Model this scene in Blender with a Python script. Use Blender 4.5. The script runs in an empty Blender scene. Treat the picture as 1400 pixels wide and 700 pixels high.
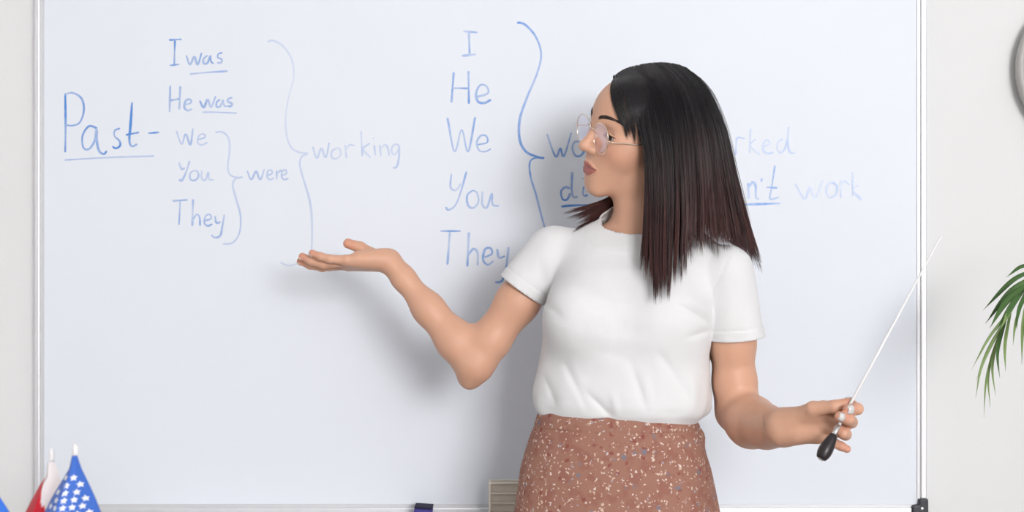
import bpy, bmesh, math, random
import numpy as np
from mathutils import Vector, Matrix

random.seed(7); RNG = np.random.default_rng(7)
SC = bpy.context.scene
COL = SC.collection

# ------------------------------------------------------------------ camera, world, light, exposure
FPX, CAMY, CAMZ = 2015.0, -2.6, 1.28          # focal length in pixels of a 1400 x 700 frame
cam_d = bpy.data.cameras.new('camera'); cam = bpy.data.objects.new('camera', cam_d); COL.objects.link(cam)
cam.location = (0, CAMY, CAMZ); cam.rotation_euler = (math.pi/2, 0, 0)
cam_d.sensor_width = 36; cam_d.lens = 36*FPX/1400; cam_d.clip_start = .05
cam_d.dof.use_dof = True; cam_d.dof.focus_distance = 2.6; cam_d.dof.aperture_fstop = 7.5
SC.camera = cam

wd = bpy.data.worlds.new('world'); SC.world = wd; wd.use_nodes = True
wd.node_tree.nodes['Background'].inputs[0].default_value = (.80, .90, 1, 1)
wd.node_tree.nodes['Background'].inputs[1].default_value = .9

def area(name, loc, target, sx, sy, energy, color):
    l = bpy.data.lights.new(name, 'AREA'); l.shape = 'RECTANGLE'; l.size = sx; l.size_y = sy
    l.energy = energy; l.color = color
    o = bpy.data.objects.new(name, l); COL.objects.link(o); o.location = loc
    o.rotation_euler = (Vector(target)-Vector(loc)).to_track_quat('-Z', 'Y').to_euler()
    return o
# daylight entering by the window behind the camera on the right, at the window itself
area('window_front_right_offscreen', (2.05, -7.49, 2.36), (2.05, 0, 2.36), 2.0, 1.5, 480, (1, .985, .985))

SC.view_settings.view_transform = 'Standard'; SC.view_settings.look = 'None'
SC.view_settings.gamma = 1; SC.view_settings.use_curve_mapping = False
SC.view_settings.exposure = -.53

# ------------------------------------------------------------------ helpers
def W(px, py, y):
    """the point at depth y that a picture position looks along"""
    d = y-CAMY
    return np.array([(px-700)/FPX*d, y, CAMZ+(350-py)/FPX*d])

def srgb(r, g, b):
    f = lambda c: (c/255/12.92) if c/255 <= .04045 else ((c/255+.055)/1.055)**2.4
    return (f(r), f(g), f(b), 1)

def nn(nt, t, **kw):
    n = nt.nodes.new(t)
    for k, v in kw.items(): setattr(n, k, v)
    return n

def mat(name, color, rough=.5, metal=0, noise=.04, scale=30, bump=0, bscale=200, spec=.5, attr=None, **kw):
    """principled material with a little procedural tone variation and relief"""
    m = bpy.data.materials.new(name); m.use_nodes = True; nt = m.node_tree
    b = nt.nodes['Principled BSDF']
    b.inputs['Roughness'].default_value = rough; b.inputs['Metallic'].default_value = metal
    b.inputs['Specular IOR Level'].default_value = spec
    tc = nn(nt, 'ShaderNodeTexCoord')
    tx = nn(nt, 'ShaderNodeTexNoise'); tx.inputs['Scale'].default_value = scale; tx.inputs['Detail'].default_value = 3
    nt.links.new(tc.outputs['Object'], tx.inputs['Vector'])
    mr = nn(nt, 'ShaderNodeMapRange'); mr.inputs['To Min'].default_value = 1-noise; mr.inputs['To Max'].default_value = 1+noise
    nt.links.new(tx.outputs['Fac'], mr.inputs['Value'])
    mx = nn(nt, 'ShaderNodeVectorMath', operation='SCALE')
    if attr:
        a = nn(nt, 'ShaderNodeAttribute', attribute_name=attr); nt.links.new(a.outputs['Color'], mx.inputs[0])
    else:
        mx.inputs[0].default_value = color[:3]
    nt.links.new(mr.outputs['Result'], mx.inputs['Scale'])
    nt.links.new(mx.outputs['Vector'], b.inputs['Base Color'])
    if bump:
        t2 = nn(nt, 'ShaderNodeTexNoise'); t2.inputs['Scale'].default_value = bscale
        nt.links.new(tc.outputs['Object'], t2.inputs['Vector'])
        bp = nn(nt, 'ShaderNodeBump'); bp.inputs['Strength'].default_value = bump; bp.inputs['Distance'].default_value = .001
        nt.links.new(t2.outputs['Fac'], bp.inputs['Height']); nt.links.new(bp.outputs['Normal'], b.inputs['Normal'])
    for k, v in kw.items(): b.inputs[k].default_value = v
    return m

def tag(o, label=None, cat=None, group=None, kind=None):
    if label: o['label'] = label
    if cat: o['category'] = cat
    if group: o['group'] = group
    if kind: o['kind'] = kind
    return o

def empty(name, loc, parent=None):
    o = bpy.data.objects.new(name, None); COL.objects.link(o); o.location = loc; o.empty_display_size = .05
    if parent: o.parent = parent
    return o

def wloc(o):
    v = Vector((0, 0, 0))
    while o: v += o.location; o = o.parent
    return np.array(v)

def build(name, V, F, m, parent=None, smooth=True, origin=None):
    """link vertices given in world space as one mesh object under parent"""
    V = np.asarray(V, dtype=np.float64)
    base = wloc(parent) if parent else np.zeros(3)
    if origin is None: origin = base if parent else np.array([V[:, 0].mean(), V[:, 1].mean(), V[:, 2].min()])
    me = bpy.data.meshes.new(name)
    if isinstance(F, np.ndarray):
        n = F.shape[1]
        me.vertices.add(len(V)); me.vertices.foreach_set('co', (V-origin).astype(np.float32).ravel())
        me.loops.add(F.size); me.loops.foreach_set('vertex_index', F.astype(np.int32).ravel())
        me.polygons.add(len(F)); me.polygons.foreach_set('loop_start', np.arange(0, F.size, n, dtype=np.int32))
        me.update(calc_edges=True); me.validate()
    else:
        me.from_pydata((V-origin).tolist(), [], F)
        bm = bmesh.new(); bm.from_mesh(me); bmesh.ops.recalc_face_normals(bm, faces=bm.faces[:]); bm.to_mesh(me); bm.free()
    me.polygons.foreach_set('use_smooth', [smooth]*len(me.polygons))
    me.materials.append(m)
    o = bpy.data.objects.new(name, me); COL.objects.link(o)
    o.location = origin-base
    if parent: o.parent = parent
    return o

def bevel(o, w=.002, seg=2):
    b = o.modifiers.new('bevel', 'BEVEL'); b.width = w; b.segments = seg; b.limit_method = 'ANGLE'; return o

def box(lo, hi):
    x0, y0, z0 = lo; x1, y1, z1 = hi
    V = [(x, y, z) for x in (x0, x1) for y in (y0, y1) for z in (z0, z1)]
    return V, [(0, 1, 3, 2), (4, 6, 7, 5), (0, 4, 5, 1), (2, 3, 7, 6), (0, 2, 6, 4), (1, 5, 7, 3)]

def boxes(lst):
    V, F = [], []
    for lo, hi in lst:
        v, f = box(lo, hi); n = len(V); V += v; F += [tuple(i+n for i in q) for q in f]
    return V, F

def catmull(P, n):
    """n points along a smooth curve through P, even in arc length"""
    P = np.asarray(P, float)
    if len(P) < 3:
        t = np.linspace(0, 1, n)[:, None]; return P[0]*(1-t)+P[-1]*t
    Q = np.vstack([2*P[0]-P[1], P, 2*P[-1]-P[-2]]); out = []
    for i in range(1, len(Q)-2):
        t = np.linspace(0, 1, 12, endpoint=False)[:, None]
        a, b, c, d = Q[i-1], Q[i], Q[i+1], Q[i+2]
        out.append(.5*((2*b)+(c-a)*t+(2*a-5*b+4*c-d)*t*t+(3*b-a-3*c+d)*t**3))
    C = np.vstack(out+[P[-1:]])
    s = np.r_[0, np.cumsum(np.linalg.norm(np.diff(C, axis=0), axis=1))]
    u = np.linspace(0, s[-1], n)
    return np.stack([np.interp(u, s, C[:, k]) for k in range(C.shape[1])], 1)

def tube(C, r, seg=10, cap=True):
    C = np.asarray(C, float); n = len(C); r = np.broadcast_to(r, (n,))
    T = np.gradient(C, axis=0); T /= np.linalg.norm(T, axis=1)[:, None]+1e-12
    up = np.array([0, 0, 1.]) if abs(T[0, 2]) < .9 else np.array([1., 0, 0])
    V = []
    u = np.cross(T[0], up); u /= np.linalg.norm(u)
    for i in range(n):
        u = u-T[i]*np.dot(u, T[i]); u /= np.linalg.norm(u); w = np.cross(T[i], u)
        for k in range(seg):
            a = 2*math.pi*k/seg; V.append(C[i]+r[i]*(math.cos(a)*u+math.sin(a)*w))
    F = [(i*seg+k, i*seg+(k+1) % seg, (i+1)*seg+(k+1) % seg, (i+1)*seg+k) for i in range(n-1) for k in range(seg)]
    if cap: F += [tuple(range(seg))[::-1], tuple((n-1)*seg+k for k in range(seg))]
    return V, F

def join(*parts):
    V, F = [], []
    for v, f in parts:
        n = len(V); V += [tuple(p) for p in v]; F += [tuple(i+n for i in q) for q in f]
    return V, F

def lathe(prof, c, axis, seg=28):
    """profile of (distance along axis, radius)"""
    axis = np.asarray(axis, float); axis /= np.linalg.norm(axis); c = np.asarray(c, float)
    C = [c+axis*h for h, r in prof]
    u = np.cross(axis, [0, 1, 0] if abs(axis[1]) < .9 else [1, 0, 0]); u /= np.linalg.norm(u); w = np.cross(axis, u)
    V = [C[i]+prof[i][1]*(math.cos(2*math.pi*k/seg)*u+math.sin(2*math.pi*k/seg)*w) for i in range(len(prof)) for k in range(seg)]
    n = len(prof)
    F = [(i*seg+k, i*seg+(k+1) % seg, (i+1)*seg+(k+1) % seg, (i+1)*seg+k) for i in range(n-1) for k in range(seg)]
    F += [tuple(range(seg))[::-1], tuple((n-1)*seg+k for k in range(seg))]
    return V, F

# ------------------------------------------------------------------ materials
M = {}
M['wall'] = mat('painted_wall', (.80, .80, .80), .85, noise=.015, scale=3, bump=.15, bscale=300, spec=.2)
M['ceiling'] = mat('ceiling_paint', (.80, .80, .80), .9, noise=.01)
M['floor'] = mat('floor_wood', (.26, .25, .24), .45, noise=.12, scale=6)
M['board'] = mat('board_enamel', (.80, .835, .90), .5, noise=.012, scale=4, spec=.25)
M['alu'] = mat('aluminium', (.78, .78, .80), .38, metal=.55, noise=.02)
M['alu_dark'] = mat('aluminium_lip', (.66, .66, .68), .45, metal=.3, noise=.02)
M['black_plastic'] = mat('black_plastic', (.025, .025, .035), .45, noise=.1)
M['steel'] = mat('steel', (.7, .7, .7), .25, metal=1, noise=.02)
M['white_paint'] = mat('white_paint', (.83, .83, .82), .5, noise=.01)
M['glass'] = mat('window_glass', (1, 1, 1), .02, noise=0, **{'Transmission Weight': 1.0, 'IOR': 1.01})

# ------------------------------------------------------------------ the room
WX0, WX1, WY0, WY1, H = -3.0, 3.2, -7.5, .425, 3.3
BS = .40                                     # plane of the whiteboard's writing surface
def struct(name, V, F, m, parent=None):
    o = build(name, V, F, m, parent, smooth=False)
    if not parent: o['kind'] = 'structure'
    return o
struct('floor', *box((WX0, WY0, -.1), (WX1, WY1, 0)), M['floor'])
struct('ceiling', *box((WX0, WY0, H), (WX1, WY1, H+.1)), M['ceiling'])
struct('wall_back', *box((WX0-.1, WY1, 0), (WX1+.1, WY1+.1, H)), M['wall'])
struct('wall_left', *box((WX0-.1, WY0, 0), (WX0, WY1, H)), M['wall'])
def holed(fix, a0, a1, holes):
    """boxes of a wall with rectangular openings; fix(u0,u1,z0,z1) gives the box"""
    L = []; u = a0
    for (h0, h1, z0, z1) in holes:
        L += [fix(u, h0, 0, H), fix(h0, h1, 0, z0), fix(h0, h1, z1, H)]; u = h1
    return boxes(L+[fix(u, a1, 0, H)])
WF = [(-2.2, -.2, .7, 2.7), (.98, 3.12, 1.55, 3.17)]
struct('wall_front', *holed(lambda a, b, c, d: ((a, WY0-.1, c), (b, WY0, d)), WX0-.1, WX1+.1, WF), M['wall'])
WR = [(-3.35, -1.25, .85, 2.65)]
struct('wall_right', *holed(lambda a, b, c, d: ((WX1, a, c), (WX1+.1, b, d)), WY0, WY1, WR), M['wall'])
def window(n, pt, u0, u1, z0, z1):
    """frame bars, mullion and glass in an opening; pt(u,z,t) maps to world"""
    r = empty('window_%d' % n, pt((u0+u1)/2, z0, .05)); r['kind'] = 'structure'
    def bar(a, b, c, d):
        p, q = np.array(pt(a, c, .02)), np.array(pt(b, d, .08)); return tuple(np.minimum(p, q)), tuple(np.maximum(p, q))
    um = (u0+u1)/2
    build('window_frame', *boxes([bar(u0, u0+.05, z0, z1), bar(u1-.05, u1, z0, z1), bar(u0+.05, u1-.05, z0, z0+.05), bar(u0+.05, u1-.05, z1-.05, z1)]), M['white_paint'], r, False)
    build('mullion', *boxes([bar(um-.02, um+.02, z0+.05, z1-.05)]), M['white_paint'], r, False)
    for a, b in ((u0+.05, um-.02), (um+.02, u1-.05)):
        p, q = np.array(pt(a, z0+.05, .046)), np.array(pt(b, z1-.05, .052))
        build('pane', *box(tuple(np.minimum(p, q)), tuple(np.maximum(p, q))), M['glass'], r, False)
for i, w in enumerate(WF): window(i+1, lambda u, z, t: (u, WY0-t, z), *w)
window(3, lambda u, z, t: (WX1+t, u, z), *WR[0])
struct('baseboard_back', *box((WX0, WY1-.015, 0), (WX1, WY1, .09)), M['white_paint'])

# ------------------------------------------------------------------ whiteboard with its rails, caps, tray and writing
def BX(px): return W(px, 0, BS)[0]
def BZ(py): return W(0, py, BS)[2]
bx0, bx1, bz0, bz1 = BX(48), BX(1266), BZ(701.5), BZ(701.5)+1.2
wb = empty('whiteboard', ((bx0+bx1)/2, WY1, bz0))
tag(wb, 'large white dry-erase board with aluminium frame and blue handwriting, mounted on the wall', 'whiteboard')
rw = .0185
surf = build('writing_surface', *box((bx0+.006, BS, bz0+.006), (bx1-.006, BS+.014, bz1-.006)), M['board'], wb, False)
def rail(lo, hi, axis):
    """aluminium rail: an outer raised bar and a lower inner lip"""
    o = build('frame_rail', *box(lo, hi), M['alu'], wb, False); bevel(o, .003, 3)
cy0, cy1 = BS-.008, WY1
rail((bx0, cy0, bz0+.03), (bx0+.0125, cy1, bz1-.03), 0)
rail((bx1-.0125, cy0, bz0+.03), (bx1, cy1, bz1-.03), 0)
rail((bx0+.03, cy0, bz0), (bx1-.03, cy1, bz0+.0125), 1)
rail((bx0+.03, cy0, bz1-.0125), (bx1-.03, cy1, bz1), 1)
for lo, hi in (((bx0+.0125, BS-.003, bz0+.03), (bx0+rw, BS, bz1-.03)), ((bx1-rw, BS-.003, bz0+.03), (bx1-.0125, BS, bz1-.03)),
               ((bx0+.03, BS-.003, bz0+.0125), (bx1-.03, BS, bz0+rw)), ((bx0+.03, BS-.003, bz1-rw), (bx1-.03, BS, bz1-.0125))):
    build('frame_lip', *box(lo, hi), M['alu_dark'], wb, False)
for sx, x in ((1, bx0), (-1, bx1)):
    for sz, z in ((1, bz0), (-1, bz1)):
        # L-shaped cap with a cut inner corner
        P2 = [(-.002, -.002), (.0305, -.002), (.0305, .0165), (.0175, .0190), (.0165, .0305), (-.002, .0305)]
        V = [(x+sx*a, yy, z+sz*b) for yy in (cy0-.004, WY1) for a, b in P2]
        n = len(P2); F = [tuple(range(n)), tuple(range(2*n-1, n-1, -1))]+[(i, (i+1) % n, n+(i+1) % n, n+i) for i in range(n)]
        c = build('corner_cap', V, F, M['black_plastic'], wb, False); bevel(c, .003, 3)
        build('screw', *lathe([(0, .0035), (.0015, .0035), (.002, .002)], (x+sx*.011, cy0-.003, z+sz*.011), (0, -1, 0), 14), M['steel'], c)
tray_z = bz0-.012
tr = build('pen_tray', *boxes([((bx0+.25, BS-.085, tray_z-.004), (bx1-.25, BS+.0, tray_z)), ((bx0+.25, BS-.089, tray_z-.004), (bx1-.25, BS-.085, tray_z+.010)), ((bx0+.25, BS-.008, tray_z), (bx1-.25, BS, bz0))]), M['alu'], wb, False)

# marker ink: blue whose strength varies along the stroke, as a dry marker leaves it
def ink_material():
    m = bpy.data.materials.new('marker_ink'); m.use_nodes = True; nt = m.node_tree; b = nt.nodes['Principled BSDF']
    b.inputs['Roughness'].default_value = .4
    a = nn(nt, 'ShaderNodeAttribute', attribute_name='ink'); tc = nn(nt, 'ShaderNodeTexCoord')
    t = nn(nt, 'ShaderNodeTexNoise'); t.inputs['Scale'].default_value = 90; nt.links.new(tc.outputs['Object'], t.inputs['Vector'])
    mr = nn(nt, 'ShaderNodeMapRange'); mr.inputs['To Min'].default_value = .6; mr.inputs['To Max'].default_value = 1.25; nt.links.new(t.outputs['Fac'], mr.inputs['Value'])
    mu = nn(nt, 'ShaderNodeMath', operation='MULTIPLY'); mu.use_clamp = True
    nt.links.new(a.outputs['Fac'], mu.inputs[0]); nt.links.new(mr.outputs['Result'], mu.inputs[1])
    mx = nn(nt, 'ShaderNodeMix', data_type='RGBA'); mx.inputs['A'].default_value = (.80, .835, .90, 1); mx.inputs['B'].default_value = srgb(84, 142, 216)
    nt.links.new(mu.outputs[0], mx.inputs['Factor']); nt.links.new(mx.outputs['Result'], b.inputs['Base Color'])
    return m
M['ink'] = ink_material()
def write(label, strokes, ox, oy, s, ink, wpx=2.6, name='handwritten_word'):
    """strokes: point lists in a local scale, laid on the board as thin ink ribbons"""
    V, F, A = [], [], []
    for si, st in enumerate(strokes):
        P = np.array([(ox+a/s, oy+b/s) for a, b in st], float)
        L = np.linalg.norm(np.diff(P, axis=0), axis=1).sum()
        n = max(4, int(L/1.6)+2)
        C = catmull(P, n); T = np.gradient(C, axis=0); T /= np.linalg.norm(T, axis=1)[:, None]+1e-9
        N = np.stack([-T[:, 1], T[:, 0]], 1)
        w = wpx/2*(.8+.3*RNG.random())*(1+.18*np.sin(np.linspace(0, 7, n)+RNG.random()*6))
        w[0] *= .5; w[-1] *= .5
        k0 = len(V); iv = ink*(.8+.35*RNG.random())*(1+.2*np.sin(np.linspace(0, 5, n)+RNG.random()*6))
        for i in range(n):
            for sgn in (-1, 1):
                q = C[i]+sgn*w[i]*N[i]; V.append((BX(q[0]), BS-.0005-.00006*si-.0000015*i, BZ(q[1]))); A.append(iv[i])
        F += [(k0+2*i, k0+2*i+1, k0+2*i+3, k0+2*i+2) for i in range(n-1)]
    o = build(name, V, F, M['ink'], surf, False)
    at = o.data.attributes.new('ink', 'FLOAT', 'POINT'); at.data.foreach_set('value', np.array(A, dtype=np.float32))
    o['label'] = label
A_ = (60, 30, 2.187)
write('blue handwritten word "Past" with a dash', [[(64,213),(65,300),(64,390)],[(62,218),(85,212),(112,228),(120,262),(108,300),(85,310),(66,308)],
  [(160,318),(135,312),(116,340),(118,375),(135,380),(152,355),(158,320),(158,350),(165,385),(180,395),(188,385)],
  [(228,318),(212,325),(212,342),(226,355),(228,370),(215,378),(205,372)],[(264,240),(260,300),(256,355),(264,372),(280,365)],[(245,338),(285,330)],[(312,333),(346,330)]], *A_, .92, 2.9)
write('pale blue underline below Past', [[(62,413),(200,405),(330,401)]], *A_, .5, 2.2, 'underline')
write('blue handwritten words "I was"', [[(392,55),(390,128)],[(374,54),(412,52)],[(376,130),(405,127)],[(426,100),(437,128),(450,104),(460,128),(472,92)],
  [(490,100),(478,110),(478,124),(490,122),(498,100),(500,118),(508,125)],[(534,92),(522,96),(520,106),(532,112),(530,122),(518,122)]], *A_, .8, 2.7)
write('pale blue underline below was', [[(436,156),(490,151),(550,147)]], *A_, .5, 2.2, 'underline')
write('blue handwritten words "He was"', [[(378,190),(376,270)],[(408,192),(405,262)],[(377,235),(406,230)],[(422,248),(440,242),(438,232),(425,235),(420,255),(430,265),(444,260)],
  [(466,235),(478,256),(490,232),(500,255),(514,222)],[(528,232),(517,240),(517,254),(528,252),(536,232),(538,248),(546,254)],[(564,226),(552,230),(550,238),(562,244),(560,252),(548,252)]], *A_, .62, 2.6)
write('pale blue underline below was', [[(474,270),(520,270),(578,273)]], *A_, .55, 2.2, 'underline')
write('blue handwritten word "We"', [[(396,325),(412,366),(424,335),(438,368),(446,318)],[(462,352),(482,345),(478,335),(464,340),(460,360),(472,368),(490,360)]], *A_, .55, 2.5)
write('blue handwritten word "You"', [[(404,420),(412,440),(422,436)],[(436,415),(425,450),(412,475),(405,470)],[(450,444),(438,452),(438,470),(450,474),(462,464),(460,448),(450,444)],
  [(472,444),(472,468),(484,472),(492,448),(494,470),(508,472)]], *A_, .5, 2.5)
write('blue handwritten word "They"', [[(384,535),(430,532)],[(408,535),(404,608)],[(446,530),(444,610)],[(446,590),(458,575),(466,585),(467,610)],[(482,594),(500,588),(497,576),(484,580),(480,600),(490,610),(504,604)],
  [(512,580),(516,600),(530,598)],[(540,576),(534,610),(528,638),(512,645),(500,636)]], *A_, .6, 2.5)
write('small blue curly brace', [[(512,330),(535,330),(553,350),(555,390),(550,430),(555,455),(575,465),(595,464)],[(590,466),(572,470),(565,490),(575,530),(588,580),(585,630),(565,660),(535,664)]], *A_, .45, 2.4, 'curly_brace')
B_ = (220, 40, 2.12)
write('blue handwritten word "were"', [[(250,410),(262,436),(276,412),(288,436),(300,405)],[(310,424),(322,418),(320,408),(310,412),(308,428),(318,436),(328,430)],[(336,410),(336,436)],[(336,420),(346,410),(354,412)],
  [(352,424),(364,418),(362,408),(352,412),(350,428),(358,436),(370,432)]], *B_, .5, 2.5)
write('tall pale blue curly brace', [[(308,37),(325,33),(355,50),(380,90),(385,140),(372,190),(362,250),(365,310),(380,345),(405,358),(428,360)],[(425,362),(408,370),(403,395),(415,440),(432,500),(438,560),(436,640),(420,662),(400,677),(370,685),(345,675)]], *B_, .3, 2.3, 'curly_brace')
write('faint blue handwritten word "working"', [[(440,340),(452,374),(465,345),(478,372),(488,328)],[(508,345),(495,355),(496,372),(510,375),(522,362),(518,347),(508,345)],[(534,335),(538,374)],[(536,350),(548,335),(562,338)],
  [(580,295),(584,368)],[(606,330),(586,348),(608,372)],[(618,335),(622,366)],[(616,314),(617,318)],[(634,335),(638,368)],[(637,345),(650,335),(658,345),(662,368)],
  [(690,335),(676,335),(668,350),(676,364),(688,350),(691,335),(690,370),(684,398),(672,402)]], *B_, .36, 2.4)
C_ = (590, 20, 1.842)
write('blue handwritten letter "I"', [[(94,42),(96,102)],[(80,42),(116,45)],[(76,104),(112,100)]], *C_, .62, 2.8)
write('blue handwritten word "He" in large letters', [[(56,145),(50,222)],[(93,142),(94,225)],[(52,185),(94,186)],[(112,208),(142,198),(138,180),(122,178),(112,200),(118,220),(135,222),(150,214)]], *C_, .8, 2.8)
write('blue handwritten word "We" in large letters', [[(40,260),(58,345),(76,290),(92,345),(110,258)],[(114,328),(140,322),(138,306),(124,305),(114,322),(120,342),(135,345),(150,338)]], *C_, .75, 2.8)
write('blue handwritten word "You" in large letters', [[(50,400),(48,435),(62,442),(74,425)],[(88,395),(74,445),(60,480),(42,492),(36,484)],[(105,442),(90,455),(92,480),(105,487),(118,472),(115,450),(105,442)],
  [(128,445),(128,478),(140,485),(152,450),(154,478),(170,482)]], *C_, .62, 2.8)
write('blue handwritten word "They" in large letters', [[(22,545),(74,545)],[(46,548),(40,630)],[(94,548),(90,635)],[(91,608),(105,590),(116,600),(116,632)],[(132,612),(152,602),(148,588),(134,592),(130,618),(142,630),(156,620)],
  [(165,590),(170,612),(185,608)],[(194,585),(190,620),(184,655),(175,672),(160,674)]], *C_, .7, 2.8)
write('tall strong blue curly brace', [[(215,20),(235,25),(262,55),(276,100),(265,150),(240,210),(222,265),(222,315),(238,345),(265,358),(284,362)],[(284,360),(258,362),(247,375),(250,410),(262,450),(275,500),(290,560),(296,620)]], *C_, .95, 3.0, 'curly_brace')
E_ = (730, 160, 5)
write('blue handwritten letters "Wo"', [[(88,115),(148,270),(180,215),(205,268),(256,105)],[(320,170),(280,170),(262,210),(280,260),(310,268),(340,240),(345,200),(320,170)]], *E_, .8, 2.7)
write('blue handwritten letters "di"', [[(250,490),(215,480),(185,510),(195,560),(225,565),(250,520)],[(262,375),(258,480),(268,545),(300,545)],[(340,475),(335,525),(350,540),(368,530)],[(334,418),(335,424)]], *E_, .8, 2.7)
write('blue underline below di', [[(185,612),(260,605),(420,600)]], *E_, 1, 2.7, 'underline')
D_ = (980, 160, 5)
write('faint blue handwritten letters "rked"', [[(135,140),(128,260)],[(130,160),(150,138),(190,150)],[(230,80),(224,250)],[(265,150),(228,195),(295,258)],[(320,200),(360,185),(352,160),(330,162),(315,200),(325,240),(360,250),(385,240)],
  [(450,150),(420,170),(412,215),(435,245),(465,215),(480,150)],[(490,65),(485,180),(500,240),(535,248)]], *D_, .5, 2.5)
write('blue handwritten letters "n\'t"', [[(215,450),(218,560)],[(220,480),(245,445),(265,470),(268,550),(290,560)],[(308,415),(305,445)],[(398,330),(375,480),(362,555),(385,560),(425,548)],[(340,480),(415,485)]], *D_, .7, 2.7)
write('blue underline below n\'t', [[(150,600),(205,598),(435,590)]], *D_, .8, 2.6, 'underline')
write('faint blue handwritten word "work"', [[(535,455),(600,560),(636,480),(672,555),(722,432)],[(790,445),(755,465),(750,520),(775,550),(815,530),(820,475),(790,445)],[(845,430),(848,555)],[(848,460),(870,440),(912,462)],
  [(928,375),(930,540)],[(965,465),(932,500),(990,568)]], *D_, .42, 2.6)


# ------------------------------------------------------------------ implicit surfaces: fields, mesher
def smin(a, b, k):
    h = np.maximum(k-np.abs(a-b), 0)/k; return np.minimum(a, b)-h*h*k*.25
def smax(a, b, k): return -smin(-a, -b, k)
def rcone(P, a, b, ra, rb):
    a = np.asarray(a, P.dtype); b = np.asarray(b, P.dtype); ba = b-a
    t = np.clip(((P-a)@ba)/float(ba@ba), 0, 1)
    return np.linalg.norm(P-a-t[:, None]*ba, axis=1)-(ra+(rb-ra)*t)
def chain(P, pts, rad, k=.012):
    d = None
    for i in range(len(pts)-1):
        e = rcone(P, pts[i], pts[i+1], rad[i], rad[i+1]); d = e if d is None else smin(d, e, k)
    return d
def ell(P, c, r):
    q = P-np.asarray(c, P.dtype); r = np.asarray(r, P.dtype)
    k0 = np.linalg.norm(q/r, axis=1); k1 = np.linalg.norm(q/(r*r), axis=1)+1e-9
    return k0*(k0-1)/k1
class Field:
    """smooth union of groups, each evaluated only inside its own box"""
    def __init__(s): s.g = []
    def add(s, pts, margin, k, fn):
        pts = np.asarray(pts, float); s.g.append((pts.min(0)-margin, pts.max(0)+margin, k, fn))
    def __call__(s, P):
        P = np.asarray(P, np.float32); d = np.full(len(P), .2, np.float32)
        for lo, hi, k, fn in s.g:
            m = ((P > lo) & (P < hi)).all(1)
            if m.any(): d[m] = smin(d[m], fn(P[m]), k)
        return d
def grad(f, P, h=.0008):
    e = np.array([(1, -1, -1), (-1, -1, 1), (-1, 1, -1), (1, 1, 1)], np.float32)
    g = sum(e[i]*f(P+h*e[i])[:, None] for i in range(4))/(4*h)
    return g
def project(f, P, it=1):
    P = np.asarray(P, np.float32).copy()
    for _ in range(it):
        d = f(P); g = grad(f, P); g2 = np.maximum((g*g).sum(1), .2)
        P -= np.clip(d/g2, -.004, .004)[:, None]*g
    return P
def mesher(f, lo, hi, h, nb=8):
    """surface nets over a sparse set of blocks"""
    lo = np.asarray(lo, float); n = np.ceil((np.asarray(hi)-lo)/(h*nb)).astype(int)
    bi = np.stack(np.meshgrid(*[np.arange(k) for k in n], indexing='ij'), -1).reshape(-1, 3)
    ctr = lo+(bi+.5)*h*nb
    bi = bi[np.abs(f(ctr)) < h*nb*1.25]
    loc = np.stack(np.meshgrid(*[np.arange(nb+1)]*3, indexing='ij'), -1).reshape(-1, 3)
    BIG = np.int64(1) << 20
    key = lambda c: (c[..., 0].astype(np.int64)*BIG+c[..., 1])*BIG+c[..., 2]
    ck, cp, quads = [], [], []
    ecorn = [((0,0,0),(1,0,0)),((0,1,0),(1,1,0)),((0,0,1),(1,0,1)),((0,1,1),(1,1,1)),((0,0,0),(0,1,0)),((1,0,0),(1,1,0)),((0,0,1),(0,1,1)),((1,0,1),(1,1,1)),((0,0,0),(0,0,1)),((1,0,0),(1,0,1)),((0,1,0),(0,1,1)),((1,1,0),(1,1,1))]
    for s in range(0, len(bi), 600):
        B = bi[s:s+600]; G = (B[:, None]*nb+loc[None]); P = (lo+G*h).reshape(-1, 3)
        D = f(P).reshape(len(B), nb+1, nb+1, nb+1); S = D < 0
        def sl(o): return (slice(None),)+tuple(slice(k, k+nb) for k in o)
        acc = np.zeros((len(B), nb, nb, nb, 3), np.float32); cnt = np.zeros((len(B), nb, nb, nb), np.float32)
        for a, b in ecorn:
            da, db = D[sl(a)], D[sl(b)]; x = S[sl(a)] != S[sl(b)]
            t = np.where(x, da/np.where(x, da-db, 1), 0)
            for k in range(3): acc[..., k] += np.where(x, a[k]+(b[k]-a[k])*t, 0)
            cnt += x
        w = np.argwhere(cnt > 0); c = B[w[:, 0]]*nb+w[:, 1:]
        ck.append(key(c)); cp.append(lo+(c+acc[tuple(w.T)]/cnt[tuple(w.T)][:, None])*h)
        for ax in range(3):
            o = [0, 0, 0]; o[ax] = 1; s0 = S[sl((0,0,0))]; s1 = S[sl(o)]
            w = np.argwhere(s0 != s1); c = B[w[:, 0]]*nb+w[:, 1:]
            u, v = [(1, 2), (2, 0), (0, 1)][ax]; du = np.zeros(3, int); du[u] = 1; dv = np.zeros(3, int); dv[v] = 1
            q = np.stack([key(c), key(c-du), key(c-du-dv), key(c-dv)], 1)
            fl = s1[tuple(w.T)]; q[fl] = q[fl][:, ::-1]; quads.append(q)
    ck = np.concatenate(ck); cp = np.concatenate(cp); Q = np.concatenate(quads)
    o = np.argsort(ck); ck = ck[o]; cp = cp[o]
    I = np.searchsorted(ck, Q); I = np.minimum(I, len(ck)-1); ok = (ck[I] == Q).all(1)
    return cp, I[ok][:, ::-1]

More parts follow.
